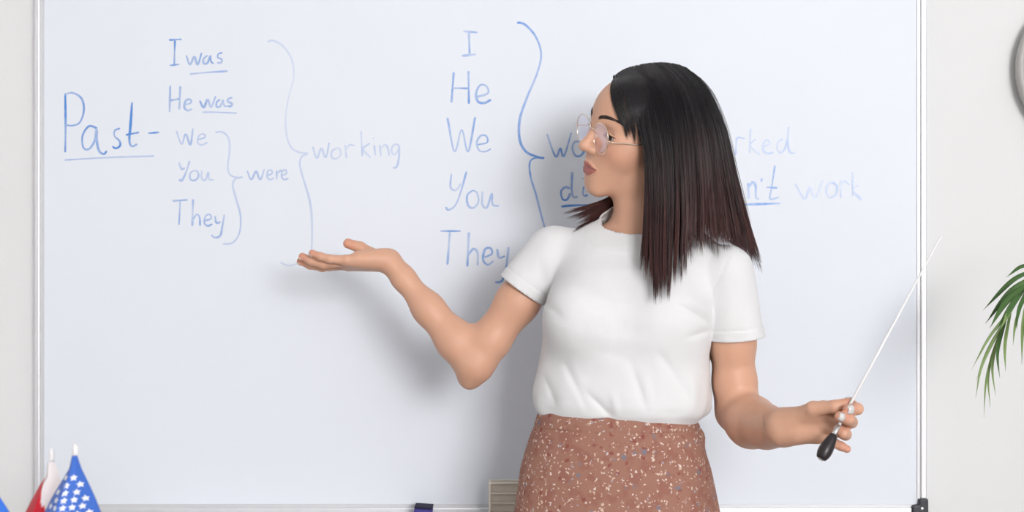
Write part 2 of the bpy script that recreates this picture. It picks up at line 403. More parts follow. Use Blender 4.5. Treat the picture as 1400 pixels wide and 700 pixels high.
def subdivide_where(V, F, sel):
    """split the selected quads in four; returns plain arrays of quads and others"""
    me = bpy.data.meshes.new('tmp'); me.from_pydata(V.tolist(), [], F.tolist())
    bm = bmesh.new(); bm.from_mesh(me); bm.faces.ensure_lookup_table()
    es = set()
    for i in np.nonzero(sel)[0]: es.update(bm.faces[i].edges)
    bmesh.ops.subdivide_edges(bm, edges=list(es), cuts=1, use_grid_fill=True)
    bmesh.ops.triangulate(bm, faces=[f for f in bm.faces if len(f.verts) > 4])
    bm.to_mesh(me); bm.free()
    n = len(me.vertices); co = np.empty(n*3, np.float32); me.vertices.foreach_get('co', co)
    return me, co.reshape(-1, 3)

# ------------------------------------------------------------------ the person: skeleton
def Rm(ax, deg):
    return np.array(Matrix.Rotation(math.radians(deg), 3, ax))
HEAD_R = Rm('Z', -66)@Rm('X', -1)@Rm('Y', 18)
HEAD_O = W(874, 184, 0.0)
def hl(P): return ((P-HEAD_O.astype(np.float32))@HEAD_R.astype(np.float32))      # world to head
def hw(p): return HEAD_O+np.asarray(p, float)@HEAD_R.T                            # head to world

def head_base(s):
    d = ell(s, (0, .010, .030), (.070, .089, .077))
    d = smin(d, ell(s, (0, -.036, .028), (.059, .051, .062)), .03)
    d = smin(d, ell(s, (0, -.030, -.035), (.055, .052, .068)), .03)
    d = smin(d, rcone(s, (.046, -.004, -.060), (.011, -.066, -.097), .016, .0115), .022)
    d = smin(d, ell(s, (0, -.0685, -.0985), (.0155, .0130, .0125)), .018)
    d = smin(d, ell(s, (.038, -.052, -.024), (.022, .022, .024)), .035)
    d = smin(d, ell(s, (0, -.062, -.064), (.028, .026, .030)), .03)
    d = smin(d, rcone(s, (.012, -.079, .022), (.044, -.062, .023), .0075, .006), .016)
    d = smin(d, rcone(s, (0, -.0830, .011), (0, -.1030, -.0235), .0066, .0088), .012)
    d = smin(d, ell(s, (0, -.1037, -.0262), (.0094, .0086, .0076)), .008)
    d = smin(d, ell(s, (.0112, -.0915, -.0305), (.0066, .0088, .0066)), .007)
    d = smax(d, -ell(s, (.0062, -.1000, -.0375), (.0032, .0052, .0032)), .004)
    # eye sockets, lids, opening
    d = smax(d, -ell(s, (.033, -.0950, .002), (.018, .020, .0125)), .014)
    d = smin(d, ell(s, (.033, -.0655, 0), (.0160, .0140, .0134)), .007)
    d = smax(d, -ell(s, (.0338, -.0795, -.0015), (.0152, .0095, .0046)), .0022)
    d = smax(d, -chain(s, [(.020, -.0815, .0055), (.033, -.0820, .0080), (.047, -.0725, .0060)], [.0009, .0011, .0008], .001), .002)
    return d
def head_field(P):
    q = hl(P); s = np.stack([np.abs(q[:, 0]), q[:, 1], q[:, 2]], 1)
    d = head_base(s)
    # lips
    for pts, rr, k in LIPS: d = smin(d, chain(s, pts, rr, .003), k)
    d = smax(d, -chain(s, MOUTH, [.0016, .0015, .0013, .0008], .001), .002)
    d = smax(d, -rcone(s, (0, -.0985, -.0440), (0, -.1000, -.0520), .0018, .0016), .003)
    # ears
    d = smin(d, ell(s, (.072, .012, -.004), (.007, .017, .030)), .008)
    return d
def face_y(x, z):
    """depth of the bare face at a frontal position"""
    y = np.linspace(-.13, -.04, 400); P = np.stack([np.full(400, x), y, np.full(400, z)], 1).astype(np.float32)
    return float(y[np.argmax(head_base(P) < 0)])
LIPS = [([(0, -.0938, -.0572), (.0065, face_y(.0065, -.056)+.0012, -.0558), (.015, face_y(.015, -.0582)+.0008, -.0585), (.0235, face_y(.0235, -.0625)+.0006, -.0624)], [.0042, .0042, .0030, .0010], .004),
        ([(0, -.0890, -.0708), (.009, face_y(.009, -.070)+.0018, -.0703), (.016, face_y(.016, -.067)+.0012, -.0672), (.0225, face_y(.0225, -.0635)+.0006, -.0636)], [.0056, .0050, .0034, .0010], .004)]
def mouth_z(x): return -.0638+.0012*(x/.024)**2
MOUTH = [(x_, face_y(x_, -.0635)-.0042*(1-(x_/.024)**2)-.0004, mouth_z(x_)) for x_ in (0, .008, .016, .024)]

NECK_T = hw((0, .020, -.055)); NECK_B = W(877, 322, .012)
SR, ER, WRR = W(756, 345, .045), W(649, 495, .060), W(534, 357, .085)      # her right arm, raised
SL, EL, WRL = W(994, 372, -.045), W(1007, 562, -.015), W(1071, 584, -.208) # her left arm, holding the pointer
ELT = W(642, 518, .066)

PSI = math.radians(13)
TE = np.array([math.cos(PSI), -math.sin(PSI)], np.float32); TB = np.array([math.sin(PSI), math.cos(PSI)], np.float32)
def ztab(py): return 1.28+(350-py)/775
def make_table(rows):
    """slices (py, centre px, half width, half depth, centre y) to a smooth table over height"""
    R = np.array([(ztab(r[0]), (r[1]-700)/775, r[2], r[3], r[4]) for r in rows]); R = R[np.argsort(R[:, 0])]
    z = np.linspace(R[0, 0], R[-1, 0], 400)
    T = [np.interp(z, R[:, 0], R[:, k]) for k in range(1, 5)]
    n = max(3, int(.008/(z[1]-z[0]))); ker = np.hanning(2*n+1); ker /= ker.sum()
    T = [np.convolve(np.pad(t, n, 'edge'), ker, 'valid') for t in T]
    return z, T
def loft(P, tab, inset=0, pw=2.3, ang=False):
    z, T = tab; zz = P[:, 2]
    cx, a, b, cy = [np.interp(zz, z, t).astype(np.float32) for t in T]
    a = a-inset; b = b-inset
    dx, dy = P[:, 0]-cx, P[:, 1]-cy
    xl = dx*TE[0]+dy*TE[1]; yl = dx*TB[0]+dy*TB[1]
    k0 = ((np.abs(xl)/a)**pw+(np.abs(yl)/b)**pw)**(1/pw)+1e-6
    r = np.sqrt(xl*xl+yl*yl)
    d = np.where(k0 > .2, r*(1-1/np.maximum(k0, .2)), -.05)
    out = np.maximum(np.maximum(z[0]+inset-zz, zz-(z[-1]-inset)), 0)
    d = np.where(out > 0, np.sqrt(np.maximum(d, 0)**2+out**2), d)
    return (d, np.arctan2(xl/a, -yl/b)) if ang else d
TORSO = make_table([(300, 876, .060, .040, .022), (318, 876, .108, .060, .018), (340, 875, .134, .080, .012), (370, 872, .143, .094, .006), (410, 867, .1445, .100, 0),
  (440, 862, .1445, .103, 0), (470, 857, .1455, .102, 0), (510, 852, .150, .101, 0), (536, 850, .1535, .102, 0), (550, 850, .154, .102, 0), (561, 850, .150, .098, 0),
  (570, 848, .139, .090, 0), (580, 846, .129, .083, 0), (610, 844, .127, .082, 0)])
SKIRT = make_table([(548, 841, .1300, .088, 0), (560, 842, .1325, .090, 0), (580, 842, .1400, .096, 0), (600, 841, .150, .103, 0), (640, 840, .1655, .115, 0), (700, 841, .1790, .128, 0),
  (760, 842, .187, .136, 0), (850, 842, .194, .142, 0), (1000, 842, .205, .155, 0)])

def bust(P, inset=0):
    d = None
    for px in (797, 905):
        c = W(px, 432, -.055)
        e = ell(P, c, (.064-inset, .062-inset, .064-inset)); d = e if d is None else smin(d, e, .03)
    return d

# ------------------------------------------------------------------ hands
class Hand:
    def __init__(s, o, F, N, thumb):
        F = np.asarray(F, float); F /= np.linalg.norm(F); N = np.asarray(N, float); N -= F*(N@F); N /= np.linalg.norm(N)
        T = np.cross(N, F); T *= np.sign(T@np.asarray(thumb, float))
        s.o, s.F, s.N, s.T = np.asarray(o, float), F, N, T; s.rw = .0145; s.ch = []; s.tips = {}
    def p(s, f, t, n): return s.o+f*s.F+t*s.T+n*s.N
    def finger(s, name, base, lens, flex, spread, rad):
        a = math.radians(spread); f0 = math.cos(a)*s.F+math.sin(a)*s.T
        pts = [s.p(*base)]; ang = 0
        for L, fx in zip(lens, flex):
            ang += math.radians(fx); dr = math.cos(ang)*f0+math.sin(ang)*s.N
            pts.append(pts[-1]+L*dr)
        up = math.sin(ang)*f0-math.cos(ang)*s.N                # nail side
        s.tips[name] = (pts[-1], dr, up, rad[-1]); s.ch.append((pts, rad))
    def free(s, name, pts, rad, up):
        pts = [s.p(*q) for q in pts]; dr = pts[-1]-pts[-2]; dr /= np.linalg.norm(dr)
        u = s.p(*up)-s.o; u -= dr*(u@dr); u /= np.linalg.norm(u)
        s.tips[name] = (pts[-1], dr, u, rad[-1]); s.ch.append((pts, rad))
    def palm(s, P):
        d = None
        for t0, t1, f1, r in s.meta:
            e = rcone(P, s.p(.006, t0, 0), s.p(f1, t1, -.002), s.rw, r); d = e if d is None else smin(d, e, .016)
        d = smin(d, rcone(P, s.p(.018, .014, .008), s.p(.046, .024, .008), .0125, .0105), .016)      # thenar
        d = smin(d, rcone(P, s.p(.018, -.014, .006), s.p(.052, -.022, .004), .0115, .0100), .016)    # hypothenar
        return d
    def field(s, P):
        d = s.palm(P)
        for pts, rad in s.ch: d = smin(d, chain(P, pts, rad, .004), .0055)
        return d
    def points(s): return [s.o]+[q for pts, _ in s.ch for q in pts]+[s.p(.09, .05, .03), s.p(.09, -.05, -.03)]
META = [(.012, .030, .082, .0105), (.004, .010, .086, .0105), (-.005, -.010, .082, .0102), (-.013, -.028, .074, .0095)]
# open hand, palm up
HR = Hand(WRR, (-1, .10, -.02), (0, .16, 1), (0, 1, 0)); HR.meta = META
HR.finger('index', (.086, .029, -.001), (.035, .021, .018), (-2, 12, 8), 3, (.0096, .0086, .0078, .0068))
HR.finger('middle', (.090, .010, -.001), (.039, .024, .019), (-8, 18, 12), 0, (.0098, .0088, .0080, .0068))
HR.finger('ring', (.086, -.010, -.001), (.036, .023, .019), (-6, 20, 14), -3, (.0094, .0084, .0076, .0066))
HR.finger('little', (.077, -.028, -.001), (.029, .018, .016), (4, 12, 6), -7, (.0086, .0076, .0068, .0060))
HR.free('thumb', [(.018, .020, .006), (.044, .042, .020), (.066, .046, .034), (.088, .040, .041)], (.0135, .0120, .0108, .0090), (0, .7, .5))
# closed hand round the pointer, palm to the viewer
HL = Hand(WRL, (.88, -.45, -.02), (-.40, -.9, .10), (0, 0, 1))
def wfinger(name, rows, rad, up):
    pts = [W(*r) for r in rows]; dr = pts[-1]-pts[-2]; dr /= np.linalg.norm(dr)
    u = np.asarray(up, float); u = u-dr*(u@dr); u /= np.linalg.norm(u)
    HL.tips[name] = (pts[-1], dr, u, rad[-1]); HL.ch.append((pts, rad))
MC = [(1127, 557, -.256), (1130, 570, -.260), (1127, 583, -.256), (1121, 595, -.249)]
wfinger('index', [MC[0], (1160, 553, -.280), (1172, 559, -.306), (1160, 560, -.316)], (.0098, .0092, .0090, .0088), (-.1, -1, .1))
wfinger('middle', [MC[1], (1164, 577, -.285), (1160, 573, -.312), (1148, 569.5, -.321)], (.0098, .0092, .0088, .0082), (-.1, -1, .1))
wfinger('ring', [MC[2], (1156, 594, -.282), (1153, 592, -.300), (1146, 586, -.296)], (.0094, .0088, .0082, .0072), (0, -1, 0))
wfinger('little', [MC[3], (1139, 605, -.266), (1150, 610, -.272), (1158, 614, -.276)], (.0084, .0075, .0068, .0060), (.2, 1, .2))
wfinger('thumb', [(1088, 573, -.230), (1112, 559, -.266), (1141, 556, -.288), (1161, 551, -.291)], (.0150, .0122, .0100, .0086), (0, .6, 1))
def hl_palm(P):
    d = None
    for (px, py, y), wpy, r in zip(MC, (581, 583, 585, 587), (.0100, .0102, .0100, .0092)):
        e = rcone(P, W(1075, wpy, -.212), W(px-2, py, y+.003), .0118, r); d = e if d is None else smin(d, e, .016)
    d = smin(d, rcone(P, W(1093, 571, -.238), W(1114, 563, -.260), .0135, .0120), .016)
    d = smin(d, rcone(P, W(1095, 594, -.238), W(1116, 596, -.250), .0125, .0105), .016)
    for pts in ([(1080, 588, -.246), (1100, 583, -.270), (1122, 573, -.276), (1133, 562, -.272)], [(1108, 590, -.268), (1124, 580, -.274), (1138, 571, -.272)]):
        d = smax(d, -chain(P, [W(*q) for q in pts], [.0012, .0022, .0022, .0012][:len(pts)], .002), .006)
    return d
HL.palm = hl_palm

# ------------------------------------------------------------------ the body's field
body = Field()
body.add([hw(p) for p in [(x, y, z) for x in (-.085, .085) for y in (-.12, .11) for z in (-.12, .12)]], .03, .02, head_field)
def neck_field(P):
    d = rcone(P, NECK_T, NECK_B, .0485, .053)
    d = smin(d, rcone(P, NECK_B+[0, .01, -.01], SR+[.0, 0, -.012], .040, .034), .03)
    d = smin(d, rcone(P, NECK_B+[0, .01, -.01], SL+[.0, 0, -.012], .040, .034), .03)
    return d
body.add([NECK_T, NECK_B, SR, SL], .10, .03, neck_field)
zt0 = ztab(610)
body.add([(-.1, -.15, .72), (.42, .16, 1.36)], .05, .03, lambda P: smin(smin(loft(P, TORSO, .020), bust(P, .014), .03), loft(P, SKIRT, .016)+np.maximum(.70-P[:, 2], 0), .03))
FA = lambda a, b, t: a+(b-a)*t
body.add([SR, ER, ELT], .08, .014, lambda P: smin(chain(P, [SR, FA(SR, ER, .45), FA(SR, ER, .8), ER], [.037, .0365, .0335, .0315], .02), rcone(P, ER, ELT, .026, .0195), .02))
body.add([ER, WRR, ELT], .08, .022, lambda P: chain(P, [ER, FA(ER, WRR, .22)-[0, 0, .002], FA(ER, WRR, .55)-[0, 0, .004], FA(ER, WRR, .85)-[0, 0, .003], WRR], [.0325, .0335, .0265, .0190, .0175], .02))
body.add([SL, EL], .08, .012, lambda P: chain(P, [SL, FA(SL, EL, .5), FA(SL, EL, .8), EL], [.037, .0385, .0355, .0335], .02))
body.add([EL, WRL], .08, .020, lambda P: smin(chain(P, [EL, W(1028, 577, -.07), W(1049, 584, -.135), W(1063, 584.5, -.180), WRL], [.0335, .0370, .0280, .0200, .0165], .04), rcone(P, WRL+[0, 0, .005], WRL-[0, 0, .005], .0150, .0150), .02))
body.add(HR.points(), .03, .016, HR.field)
body.add(HL.points(), .03, .036, HL.field)
LEGX = (842-700)/775
def legs(P):
    d = None
    for s in (-1, 1):
        hip, kn, an = np.array([LEGX+s*.085, 0, .80]), np.array([LEGX+s*.075, -.005, .46]), np.array([LEGX+s*.07, .02, .075])
        e = chain(P, [hip, kn, FA(kn, an, .3), an], [.082, .052, .050, .033], .03)
        e = smin(e, rcone(P, an+[0, .01, -.035], an+[s*.02, -.15, -.052], .032, .018), .02); d = e if d is None else smin(d, e, .01)
    return d
body.add([(LEGX-.2, -.18, 0), (LEGX+.2, .12, .84)], .03, .03, legs)

# ------------------------------------------------------------------ person: root and skin mesh
person = empty('person', (LEGX, 0, 0))
tag(person, 'woman in white T-shirt and floral skirt, pointing an open palm at the whiteboard', 'person')
V, F = mesher(body, (-.42, -.42, -.01), (.66, .24, 1.64), .0026)
V = project(body, V, 1)
cen = V[F].mean(1)
ql = hl(cen.astype(np.float32))
sel = (ql[:, 1] < .0) & (np.abs(ql[:, 0]) < .09) & (ql[:, 2] > -.115) & (ql[:, 2] < .09)
for h_ in (HR, HL): sel |= (np.linalg.norm(cen-h_.p(.085, 0, .01), axis=1) < .115)
me, co = subdivide_where(V, F, sel)
moved = project(body, co, 2); me.vertices.foreach_set('co', (moved-np.array(person.location)).astype(np.float32).ravel())
me.update(); me.polygons.foreach_set('use_smooth', [True]*len(me.polygons)); me.name = 'body'
# skin tone: lips, flushed fingertips and cheeks are the skin's own colour
skin = np.tile(np.array(srgb(217, 168, 141)[:3]), (len(moved), 1))
q = hl(moved); s_ = np.stack([np.abs(q[:, 0]), q[:, 1], q[:, 2]], 1)
def blend(C, w, col): return C*(1-w[:, None])+np.array(srgb(*col)[:3])*w[:, None]
near = np.exp(-(np.maximum(ell(s_, (.040, -.055, -.028), (.020, .03, .016)), 0)/.012)**2)*.35
skin = blend(skin, near, (216, 152, 128))
ax_n = s_[:, 0]/.0245; on = (s_[:, 1] < -.06) & (ax_n < 1)
zu = -.0522-.0108*ax_n**1.7-.0012*np.exp(-(s_[:, 0]/.0025)**2); zl = -.0772+.0132*ax_n**2
w = np.clip((zu-s_[:, 2])/.0010+.5, 0, 1)*np.clip((s_[:, 2]-zl)/.0012+.5, 0, 1)*np.clip((1-ax_n)*14, 0, 1)*on
skin = blend(skin, w*.9, (168, 96, 92))
for h_ in (HR, HL):
    for k_, (tp, dr, up, r) in h_.tips.items():
        w = np.clip(1-(np.linalg.norm(moved-tp, axis=1)-.008)/.012, 0, 1)*.5; skin = blend(skin, w, (214, 142, 120))
scalp = np.clip((ell(q, (0, .030, .045), (.090, .098, .075))*-1)/.004, 0, 1)*(q[:, 2] > -.03)
skin = blend(skin, scalp, (30, 24, 24))
at = me.color_attributes.new('tone', 'FLOAT_COLOR', 'POINT'); at.data.foreach_set('color', np.c_[skin, np.ones(len(skin))].astype(np.float32).ravel())
M['skin'] = mat('skin', (1, 1, 1), .46, noise=.03, scale=60, bump=.12, bscale=900, attr='tone', spec=.4, **{'Subsurface Weight': .12, 'Subsurface Radius': (.6, .25, .15), 'Subsurface Scale': .006})
me.materials.append(M['skin'])
bo = bpy.data.objects.new('body', me); COL.objects.link(bo); bo.parent = person

# ------------------------------------------------------------------ T-shirt
DR = (ER-SR)/np.linalg.norm(ER-SR); HEMR = W(713, 396, .048)
DL = (EL-SL)/np.linalg.norm(EL-SL); HEML = W(1007, 461, -.038)
NAX = (NECK_T-NECK_B)/np.linalg.norm(NECK_T-NECK_B); NC = W(871, 318, -.002)
# creases: start, end (picture positions at the chest's depth), depth of fold, width
FOLDS = [((776, 500), (803, 566), -.0040, .007), ((786, 528), (800, 566), .0034, .008), ((806, 540), (838, 570), -.0045, .006), ((838, 540), (844, 570), .0032, .007),
         ((862, 496), (886, 566), -.0034, .008), ((880, 515), (886, 560), .0030, .009), ((898, 478), (952, 560), -.0035, .009), ((946, 520), (950, 560), .0028, .008),
         ((748, 520), (765, 562), -.0030, .006), ((966, 440), (915, 412), -.0040, .006), ((970, 430), (930, 400), .0035, .007), ((968, 452), (930, 462), -.0030, .006),
         ((745, 412), (775, 440), -.0025, .008), ((800, 470), (900, 505), -.0015, .012), ((820, 455), (930, 480), .0018, .014), ((960, 380), (900, 345), -.002, .010), ((742, 360), (752, 420), -.003, .005), ((744, 312), (737, 345), -.0014, .0032), ((737, 345), (743, 404), -.0014, .0032), ((998, 350), (975, 400), -.0014, .0032), ((975, 400), (971, 446), -.0014, .0032)]
FOLDS = [(W(a[0], a[1], -.09)[[0, 2]], W(b[0], b[1], -.09)[[0, 2]], am, w) for a, b, am, w in FOLDS]
def shirt_cut(P):
    """positive where the cloth ends: sleeves, hem, neck"""
    c = ztab(579)-P[:, 2]; tor = np.minimum(loft(P, TORSO, 0), bust(P))
    for hem, dr, sh in ((HEMR, DR, SR), (HEML, DL, SL)):
        e = (P-hem)@dr; ax = np.linalg.norm((P-sh)-((P-sh)@dr)[:, None]*dr, axis=1)
        c = np.maximum(c, np.where((ax < .075) & (np.maximum(ax-.0455, 0) < tor), e, -.2).astype(np.float32))
    q = P-NECK_B.astype(np.float32); h = q@NAX.astype(np.float32); rr = np.linalg.norm(q-h[:, None]*NAX.astype(np.float32), axis=1)
    yl = (P[:, 0]-NECK_B[0])*TB[0]+(P[:, 1]-NECK_B[1])*TB[1]
    return np.maximum(c, np.where((P[:, 2] > ztab(350)) & (rr < .10), (P[:, 2]-ztab(294)-.58*yl)*.86, -.2))
def shirt_field(P):
    P = np.asarray(P, np.float32)
    d, an = loft(P, TORSO, 0, 2.3, True)
    d = smin(d, bust(P), .05)
    NB2 = NECK_B+[0, .008, -.012]
    d = smin(d, rcone(P, NB2, SR+[0, 0, -.008], .042, .040), .03)
    d = smin(d, rcone(P, NB2, SL+[0, 0, -.008], .042, .040), .03)
    d = smin(d, rcone(P, NB2, NECK_T, .0545, .052), .03)
    tr = np.clip(((P-SR)@DR)/.10, 0, 1.3); tl = np.clip(((P-SL)@DL)/.12, 0, 1.3)
    d = smin(d, chain(P, [SR, HEMR+DR*.014], [.044, .0445]), .018)
    d = smin(d, chain(P, [SL, HEML+DL*.012], [.044, .0465]), .010)
    # folds
    zz = P[:, 2]; fr = np.clip((.02-P[:, 1])/.04, 0, 1)
    X2 = P[:, [0, 2]]
    for a, b, am, w in FOLDS:
        ba = (b-a).astype(np.float32); t = np.clip(((X2-a.astype(np.float32))@ba)/float(ba@ba), 0, 1)
        dist = np.linalg.norm(X2-a.astype(np.float32)-t[:, None]*ba, axis=1)
        d -= am*fr*np.exp(-(dist/w)**2)*np.sin(np.pi*np.clip(t*.85+.12, 0, 1))*np.clip((zz-ztab(572))/.016, 0, 1)
    low = np.clip((ztab(500)-zz)/.08, 0, 1)*np.clip((zz-ztab(573))/.022, 0, 1)
    d -= low*(.0022*np.sin(an*9+zz*30)+.0012*np.sin(an*17-zz*45+1.3))
    d -= .0009*np.sin(P[:, 0]*55+P[:, 2]*38)*np.sin(P[:, 2]*47-P[:, 0]*21+P[:, 1]*30)
    # sleeve hems, collar rib and their seams
    c = shirt_cut(P); coll = (zz > ztab(350))
    d -= np.where(coll, .0014*np.clip((c+.0165)/.0015, 0, 1), 0)
    arm = ((P-HEMR)@DR > -.06) & (np.linalg.norm(P-HEMR, axis=1) < .09) | ((P-HEML)@DL > -.06) & (np.linalg.norm(P-HEML, axis=1) < .09)
    d += np.where(arm, .0011*np.exp(-((c+.019)/.0014)**2)-.0006*np.clip((c+.017)/.002, 0, 1), 0)
    return d
sf = Field(); sf.add([(-.14, -.24, .94), (.52, .24, 1.42)], 0, .001, shirt_field)
V, F = mesher(sf, (-.12, -.20, .95), (.50, .20, 1.42), .003)
V = project(sf, V, 1)
c = shirt_cut(V.astype(np.float32)); keep = (c[F] < .0022).all(1); F = F[keep]
used = np.unique(F); mp = np.full(len(V), -1); mp[used] = np.arange(len(used)); V = V[used]; F = mp[F]
E = np.sort(np.concatenate([F[:, [i, (i+1) % 4]] for i in range(4)]), 1); ek = E[:, 0].astype(np.int64)*len(V)+E[:, 1]
uq, cn = np.unique(ek, return_counts=True); bk = uq[cn == 1]; rim = np.unique(np.r_[bk//len(V), bk % len(V)])
Pb = V[rim].astype(np.float32)
for _ in range(4):                                     # lay the rim exactly on the hem
    g = grad(shirt_cut, Pb, .0006); g2 = np.maximum((g*g).sum(1), .3)
    Pb = Pb-np.clip(shirt_cut(Pb)/g2, -.003, .003)[:, None]*g; Pb = project(sf, Pb, 1)
RI = np.full(len(V), -1); RI[rim] = np.arange(len(rim)); ea, eb = RI[bk//len(V)], RI[bk % len(V)]
for _ in range(8):                                     # even the rim out along its loop
    acc = np.zeros_like(Pb); n_ = np.zeros(len(Pb)); np.add.at(acc, ea, Pb[eb]); np.add.at(acc, eb, Pb[ea]); np.add.at(n_, ea, 1); np.add.at(n_, eb, 1)
    Pb = (.4*Pb+.6*acc/np.maximum(n_, 1)[:, None]).astype(np.float32)
    g = grad(shirt_cut, Pb, .0006); g2 = np.maximum((g*g).sum(1), .3)
    Pb = Pb-np.clip(shirt_cut(Pb)/g2, -.003, .003)[:, None]*g
Pb = project(sf, Pb, 1)
V = V.astype(np.float32); V[rim] = Pb
M['shirt'] = mat('white_cotton', (.79, .787, .795), .85, noise=.012, scale=40, bump=.35, bscale=1400, spec=.2, **{'Sheen Weight': .15})
so = build('t_shirt', V, F, M['shirt'], person)
so['label'] = 'white short-sleeved crew-neck T-shirt tucked into the skirt'
sd = so.modifiers.new('cloth', 'SOLIDIFY'); sd.thickness = .0028; sd.offset = -1

# ------------------------------------------------------------------ skirt with waistband
def floral():
    m = bpy.data.materials.new('floral_cloth'); m.use_nodes = True; nt = m.node_tree; b = nt.nodes['Principled BSDF']; L = nt.links.new
    b.inputs['Roughness'].default_value = .8; b.inputs['Specular IOR Level'].default_value = .25
    tc = nn(nt, 'ShaderNodeTexCoord')
    wob = nn(nt, 'ShaderNodeTexNoise'); wob.inputs['Scale'].default_value = 160; L(tc.outputs['Object'], wob.inputs['Vector'])
    sub = nn(nt, 'ShaderNodeVectorMath', operation='MULTIPLY_ADD'); sub.inputs[1].default_value = (.012, .012, .012)
    L(wob.outputs['Color'], sub.inputs[0]); L(tc.outputs['Object'], sub.inputs[2])
    col = None
    def ramp(src, lo, hi):
        r = nn(nt, 'ShaderNodeMapRange'); r.inputs['From Min'].default_value = lo; r.inputs['From Max'].default_value = hi
        r.inputs['To Min'].default_value = 1; r.inputs['To Max'].default_value = 0; L(src, r.inputs['Value']); return r.outputs['Result']
    def mix(fac, a, bcol):
        x = nn(nt, 'ShaderNodeMix', data_type='RGBA'); L(fac, x.inputs['Factor'])
        if a is None: x.inputs['A'].default_value = srgb(160, 116, 100)
        else: L(a, x.inputs['A'])
        x.inputs['B'].default_value = bcol; return x.outputs['Result']
    def mul(a, bb):
        x = nn(nt, 'ShaderNodeMath', operation='MULTIPLY'); L(a, x.inputs[0]); L(bb, x.inputs[1]); return x.outputs[0]
    def flecks(scale, r0, r1, keep, off, stretch=(1, 1, 1)):
        """spots at scattered centres, only some cells carrying one"""
        mp_ = nn(nt, 'ShaderNodeMapping'); mp_.inputs['Location'].default_value = (off, off*.7, off*.3); mp_.inputs['Scale'].default_value = stretch
        L(sub.outputs[0], mp_.inputs['Vector'])
        v = nn(nt, 'ShaderNodeTexVoronoi'); v.inputs['Scale'].default_value = scale; L(mp_.outputs[0], v.inputs['Vector'])
        sp = nn(nt, 'ShaderNodeSeparateColor'); L(v.outputs['Color'], sp.inputs[0])
        lt = nn(nt, 'ShaderNodeMath', operation='LESS_THAN'); lt.inputs[1].default_value = keep; L(sp.outputs[0], lt.inputs[0])
        return mul(ramp(v.outputs['Distance'], r0, r1), lt.outputs[0])
    big = nn(nt, 'ShaderNodeTexNoise'); big.inputs['Scale'].default_value = 45; L(tc.outputs['Object'], big.inputs['Vector'])
    mr = nn(nt, 'ShaderNodeMapRange'); mr.inputs['From Min'].default_value = .50; mr.inputs['From Max'].default_value = .62; mr.inputs['To Max'].default_value = .55; L(big.outputs['Fac'], mr.inputs['Value'])
    col = mix(mr.outputs['Result'], None, srgb(146, 94, 82))
    col = mix(flecks(70, .18, .34, .38, 3.1), col, srgb(142, 84, 74))
    col = mix(flecks(55, .14, .34, .34, 7.7), col, srgb(126, 122, 134))
    col = mix(flecks(120, .14, .26, .16, 1.3), col, srgb(170, 164, 172))
    col = mix(flecks(150, .20, .34, .30, 5.9, (1, 1, .7)), col, srgb(216, 190, 172))
    col = mix(flecks(190, .22, .36, .24, 9.2, (.7, 1, 1.1)), col, srgb(228, 212, 202))
    L(col, b.inputs['Base Color'])
    return m
M['floral'] = floral()
zs = np.r_[np.linspace(ztab(556.5), ztab(612), 34), np.linspace(ztab(612), .44, 60)[1:]]
NA = 160; Vs = []
zt, TT = SKIRT
for z in zs:
    cx, a, b_, cy = [np.interp(z, zt, t) for t in TT]
    band = ztab(582) < z
    for k in range(NA):
        th = 2*math.pi*k/NA; n = 2.3
        cc, ss = math.cos(th), math.sin(th)
        r = (abs(cc)**n+abs(ss)**n)**(-1/n)
        low = max(0, min(1, (ztab(620)-z)/.35))
        r *= 1+low*.05*math.sin(th*7+.5)+.006*math.sin(th*5+z*22)*(0 if band else 1)
        if band: r *= 1.012
        if abs(z-ztab(583)) < .0022: r *= .994
        # the zip bulges at her left side below the band
        bul = math.exp(-((th-.12)/.14)**2)*math.exp(-((z-ztab(592))/.016)**2)*.05; r *= 1+bul
        xl, yl = a*r*cc, b_*r*ss
        Vs.append((cx+xl*TE[0]+yl*TB[0], cy+xl*TE[1]+yl*TB[1], z))
Fs = np.array([(i*NA+k, (i+1)*NA+k, (i+1)*NA+(k+1) % NA, i*NA+(k+1) % NA) for i in range(len(zs)-1) for k in range(NA)])
sk = build('skirt', Vs, Fs[:, ::-1], M['floral'], person)
sk['label'] = 'dusty pink skirt with small floral print'
sd = sk.modifiers.new('cloth', 'SOLIDIFY'); sd.thickness = .0025; sd.offset = -1

# ------------------------------------------------------------------ eyes, brows, lashes, nails
def eye_material():
    m = bpy.data.materials.new('eye'); m.use_nodes = True; nt = m.node_tree; b = nt.nodes['Principled BSDF']; L = nt.links.new
    b.inputs['Roughness'].default_value = .12
    tc = nn(nt, 'ShaderNodeTexCoord'); sp = nn(nt, 'ShaderNodeSeparateXYZ'); L(tc.outputs['Object'], sp.inputs[0])
    cmb = nn(nt, 'ShaderNodeCombineXYZ'); L(sp.outputs[0], cmb.inputs[0]); L(sp.outputs[2], cmb.inputs[2])
    ln = nn(nt, 'ShaderNodeVectorMath', operation='LENGTH'); L(cmb.outputs[0], ln.inputs[0])
    r = nn(nt, 'ShaderNodeValToRGB'); mr = nn(nt, 'ShaderNodeMapRange'); mr.inputs['From Max'].default_value = .0125; L(ln.outputs['Value'], mr.inputs['Value']); L(mr.outputs['Result'], r.inputs[0])
    e = r.color_ramp.elements; e[0].color = (.004, .003, .003, 1); e[0].position = .2; e[1].color = (.72, .70, .68, 1); e[1].position = .52
    for p, c in ((.22, (.035, .018, .010, 1)), (.46, (.025, .013, .008, 1))):
        q_ = e.new(p); q_.color = c
    L(r.outputs[0], b.inputs['Base Color']); return m
M['eye'] = eye_material()
M['brow'] = mat('brow_hair', (.05, .036, .030), .7, noise=.2)
